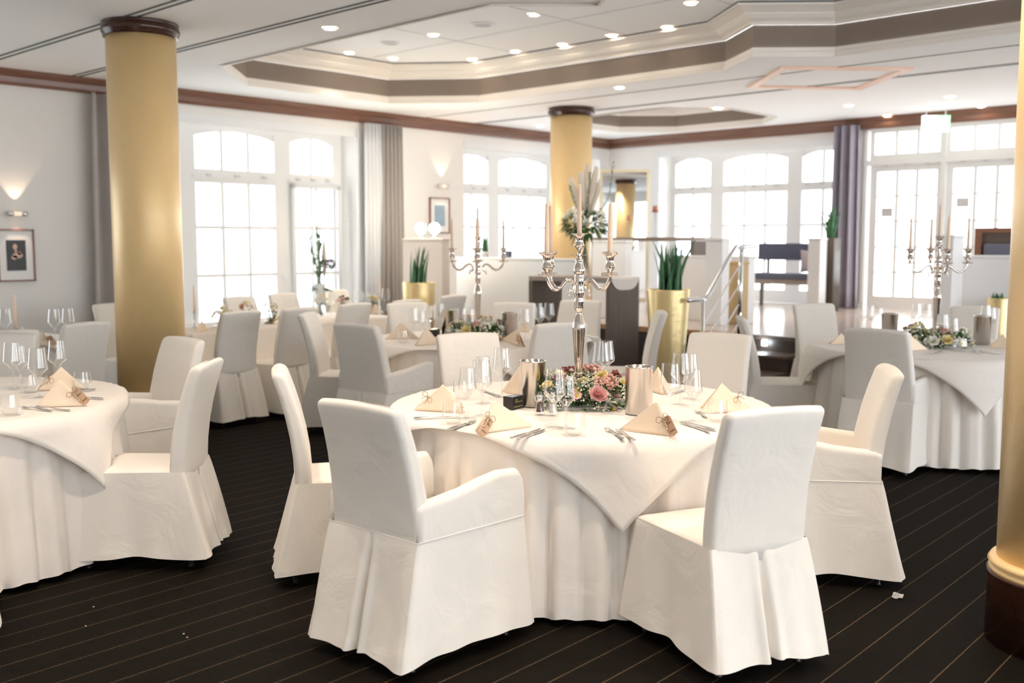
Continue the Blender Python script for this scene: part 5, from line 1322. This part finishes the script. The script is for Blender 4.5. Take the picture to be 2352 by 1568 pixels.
# tall flower stems before the open casement
q = atd(735, 700, 11.6); t = thing('tall_floral_vase', 'tall vase with green stems, white plume and purple allium before the open window', 'flower vase', (q.x, q.y, 0))
t.location = (q.x, q.y, 0)
bm = bmesh.new(); lathe(bm, [(0.10, 0), (0.10, 0.02), (0.02, 0.03), (0.02, 0.80), (0.05, 0.82), (0.06, 0.98), (0.07, 1.05)], 24, cap=False); obj('stand', bm, M['white'], t)
bm = bmesh.new(); rn = random.Random(5)
for k in range(9):
    a = rn.random()*6.28; b = rn.random(); top = Vector((0.16*math.cos(a)*b, 0.16*math.sin(a)*b, 1.45+0.30*rn.random())); tube(bm, spline([(0, 0, 0.95), top*0.5+Vector((0, 0, 0.62)), top], 4), 0.005, 5)
    for j in range(4): p = Vector((0, 0, 1.0)).lerp(top, 0.2+0.2*j); leafshape(bm, p, Vector((rn.gauss(0, .4), rn.gauss(0, .4), 1)).normalized(), 0.16, 0.016)
for k in range(14): leafshape(bm, Vector((0, 0, 0.98)), Vector((rn.gauss(0, 1), rn.gauss(0, 1), 0.2)).normalized(), 0.16, 0.03)
obj('green_stems', bm, M['leaf2'], t)['kind'] = 'stuff'
bm = bmesh.new(); lathe(bm, [(0.004, 1.1), (0.022, 1.2), (0.028, 1.35), (0.014, 1.5), (0.001, 1.58)], 12, 0.05, -0.03); obj('white_plume', bm, M['pampas'], t)
bm = bmesh.new(); ac = atd(758, 606, 11.6)-Vector((q.x, q.y, 0))
for k in range(120):
    v = Vector((rn.gauss(0, 1), rn.gauss(0, 1), rn.gauss(0, 1))).normalized(); ball(bm, ac+v*0.055, 0.009, 1)
obj('allium_head', bm, M['purple'], t)['kind'] = 'stuff'
bm = bmesh.new(); tube(bm, spline([(0, 0, 1.0), ac*0.5+Vector((0, 0, 0.55)), ac], 5), 0.004, 6); obj('allium_stem', bm, M['leaf2'], t)
# big bouquet on the dark high table
bx_ = atd(1331, 628, 10.75); bx_.z = 1.155; bx_.x = 8.42
t = thing('bouquet_vase', 'large bouquet of pampas, white and green in a tall glass on the dark high table', 'flower vase', bx_); rn = random.Random(12)
bm = bmesh.new(); lathe(bm, [(0.001, 0.002), (0.055, 0.0), (0.056, 0.2), (0.07, 0.42)], 32, cap=False); obj('vase_glass', bm, M['wine'], t)
bm = bmesh.new()
for k in range(16): a = rn.random()*6.28; tube(bm, [(0.04*math.cos(a), 0.04*math.sin(a), 0.02+0.15*rn.random()), (-0.03*math.cos(a), -0.03*math.sin(a), 0.45)], 0.003, 5)
for k in range(210):
    v = Vector((rn.gauss(0, 1), rn.gauss(0, 1), rn.gauss(0, .55))).normalized(); p = Vector((v.x*0.16, v.y*0.16, 0.50+v.z*0.11))*1.0; leafshape(bm, p, (v+Vector((0, 0, 0.1))).normalized(), rn.uniform(0.05, 0.11), rn.uniform(0.012, 0.024))
obj('greenery', bm, M['leaf'], t)['kind'] = 'stuff'
bm = bmesh.new()
for k in range(90):
    v = Vector((rn.gauss(0, 1), rn.gauss(0, 1), rn.gauss(0, .6))).normalized(); p = Vector((v.x*0.18, v.y*0.18, 0.50+v.z*0.12)); leafshape(bm, p, v, rn.uniform(0.04, 0.08), 0.012)
obj('grey_greenery', bm, M['leaf2'], t)['kind'] = 'stuff'
for k in range(12):
    v = (Vector((-cR[0], -cR[1], 0))*0 + Vector((rn.gauss(0, 1), rn.gauss(0, 1), abs(rn.gauss(0, .7))))).normalized(); p = Vector((v.x*0.18, v.y*0.18, 0.52+v.z*0.13)); bm = bmesh.new(); bloom(bm, ('rose', 'cluster')[k % 2], p, 0.052, v, k); obj('flower_head', bm, M['whitepetal'], t)
Rv = Vector((cR[0], cR[1], 0))
for k, (lat, top, w_) in enumerate(((-0.13, 1.00, 0.055), (0.02, 1.13, 0.06), (0.10, 1.10, 0.05), (0.14, 0.98, 0.045), (-0.05, 1.05, 0.05))):
    bm = bmesh.new(); base = Vector((0, 0, 0.45)); tip = Rv*lat+Vector((cF[0], cF[1], 0))*rn.uniform(-0.08, 0.08)+Vector((0, 0, top-0.04))
    for j in range(260):
        f = rn.random(); ax = base.lerp(tip, 0.25+0.75*f); wr = w_*math.sin(PI*min(1, f*0.85+0.13))*0.9; v = Vector((rn.gauss(0, 1), rn.gauss(0, 1), 1.6)).normalized()
        leafshape(bm, ax, v, wr*1.5, 0.007, droop=0.5)
    pl_ = [base.lerp(tip, j/8) for j in range(9)]; tube(bm, pl_, [0.003, 0.004, 0.012]+[w_*0.62*math.sin(PI*(0.12+0.8*j/6)) for j in range(6)], 9); obj('pampas_plume', bm, M['pampas'], t)
for k, (lat, top) in enumerate(((-0.14, 0.86), (0.25, 1.08), (0.04, 0.98))):
    bm = bmesh.new(); tip = Rv*lat+Vector((0, 0, top)); sp = spline([(0, 0, 0.45), Rv*lat*0.8+Vector((0, 0, 0.75)), tip], 6); tube(bm, sp, 0.004, 5)
    for p in sp[4:]: leafshape(bm, Vector(p), Vector((rn.gauss(0, .5), rn.gauss(0, .5), 1)).normalized(), 0.05, 0.008)
    obj('green_twig', bm, M['leaf2'], t)
t.scale = (1.15, 1.15, 1.08)
# single candles in holders
def holder(p, hh, hc, label, z):
    t = thing('candle_holder', label, 'candle holder', (p.x, p.y, z)); bm = bmesh.new(); lathe(bm, [(0.035, 0), (0.034, 0.006), (0.010, 0.012), (0.011, hh-0.012), (0.024, hh-0.006), (0.024, hh), (0.001, hh)], 20); obj('stand', bm, M['chrome'], t)
    c = thing('taper_candle', 'ivory candle standing in the '+label, 'candle', (p.x, p.y, z+hh)); bm = bmesh.new(); lathe(bm, [(0.0115, 0), (0.0105, hc*0.6), (0.007, hc-0.01), (0.001, hc)], 16); obj('wax', bm, M['candle'], c)
    bm = bmesh.new(); tube(bm, [(0, 0, hc-0.002), (0, 0, hc+0.012)], 0.001, 5); obj('wick', bm, M['wick'], c)
q = at(38, 790, ZT); holder(q, 0.11, 0.26, 'silver holder on the far left table', ZT)
q = at(873, 722, 0.749); holder(q, 0.16, 0.25, 'holder at the right end of the long table', 0.749)
q = at(448, 752, 0.749); holder(q, 0.14, 0.24, 'holder beside the left gold column', 0.749)
gg = 'glasses on the long table'
for i, (k, x, y, l) in enumerate((('w', 470, 752, 'first wine glass right of the gold column on the long table'), ('w', 498, 748, 'wine glass behind the wide flower bunch'), ('w', 592, 741, 'wine glass right of the round pink posy'), ('w', 612, 736, 'wine glass left of the loose pale posy'), ('s', 700, 727, 'wine glass behind the second long table chair'), ('w', 722, 731, 'wine glass left of the white and yellow posy'), ('w', 760, 722, 'wine glass right of the white and yellow posy'),
                   ('w', 823, 719, 'wine glass left of the cream posy'), ('s', 842, 716, 'small wine glass beside the cream posy'), ('w', 886, 712, 'wine glass at the right end of the long table'))):
    q = at(x, y, 0.749); dup(WG[k], q, 0, l, gg)
for (x, y, l) in ((905, 708, 'left water glass seen before the gold planter'), (917, 706, 'middle water glass seen before the gold planter'), (930, 708, 'right water glass seen before the gold planter')):
    pass
for L_, S_, A_, lb in (((448, 762), (482, 760), (466, 736), 'napkin tent on the long table right of the left gold column'), ((628, 745), (652, 741), (640, 722), 'napkin tent between the first two long table chairs'), ((852, 722), (882, 719), (867, 698), 'napkin tent at the right end of the long table')):
    napkin(L_, S_, A_, lb, deco=None, z=0.749, detail=False)

# things on the parapet and window
q = atd(1122, 583, 13.0)
t = thing('potted_plant', 'small spiky plant in front of the far left window panes', 'plant', (SX+0.09, 9.02, 1.33)); bm = bmesh.new(); sans_leaves(bm, 12, 0.03, 0.30, 21, 0.08); obj('leaves', bm, M['sans'], t)
bm = bmesh.new(); lathe(bm, [(0.035, 0), (0.045, 0.07), (0.001, 0.07)], 20); obj('pot', bm, M['grey'], t)
o = obj('book', B(-0.06, -0.02, 0, 0.06, 0.02, 0.08, bev=0.002), M['blue'], None, False, (SX+0.09, 8.62, 1.33), 1.3); tag(o, 'small dark blue book on the white parapet', 'book')

# small litter on the carpet
q = at(2062, 1370, 0.0); o = thing('clear_packet', 'crumpled clear packet on the carpet beside the right armchair', 'litter', (q.x, q.y, 0), 0.3)
bm = bmesh.new(); rows = []; rn = random.Random(2)
for i in range(7): rows.append([(-0.035+0.07*i/6, -0.022+0.044*j/4, 0.002+0.006*rn.random()) for j in range(5)])
loft(bm, rows, False); obj('packet_film', bm, M['foil'], o, False)
for (x, y, l) in ((215, 1393, 'pale crumb on the carpet, leftmost and farthest'), (197, 1437, 'pale crumb on the carpet below the leftmost one'), (422, 1455, 'upper of the two pale crumbs near the middle left'), (430, 1463, 'lower of the two pale crumbs near the middle left')):
    q = at(x, y, 0.003); bm = bmesh.new(); ball(bm, (0, 0, 0), 0.004, 1, (1, 0.8, 0.7)); o = obj('crumb', bm, M['crumb'], None, True, q); tag(o, l, 'crumb')

# ================================================================ OUTSIDE
bm = bmesh.new(); box(bm, -6, YL+9, -1, 34, YL+10, 12); o = obj('street_building', bm, M['facade'], None, False); 
t = thing('street_house', 'pale house front across the street seen faintly through the left windows', 'building', (0, 0, 0)); o.parent = t; o.name = 'house_wall'
k = 0
for i in range(13):
    for j in range(3):
        k += 1; f = obj('window', B(1.0+i*2.3, YL+8.93, 0.9+j*3.0, 2.0+i*2.3, YL+9.02, 2.7+j*3.0), M['facwin'], t, False)
bm = bmesh.new(); box(bm, -20, YL+T, -0.25, 60, YL+40, -0.15); box(bm, XB+T, -30, -0.25, 60, YL+T, -0.15); o = obj('pavement', bm, mat('pale_pavement', (0.85, 0.85, 0.85), 0.9, bump=(3, 0.1))); o['kind'] = 'structure'
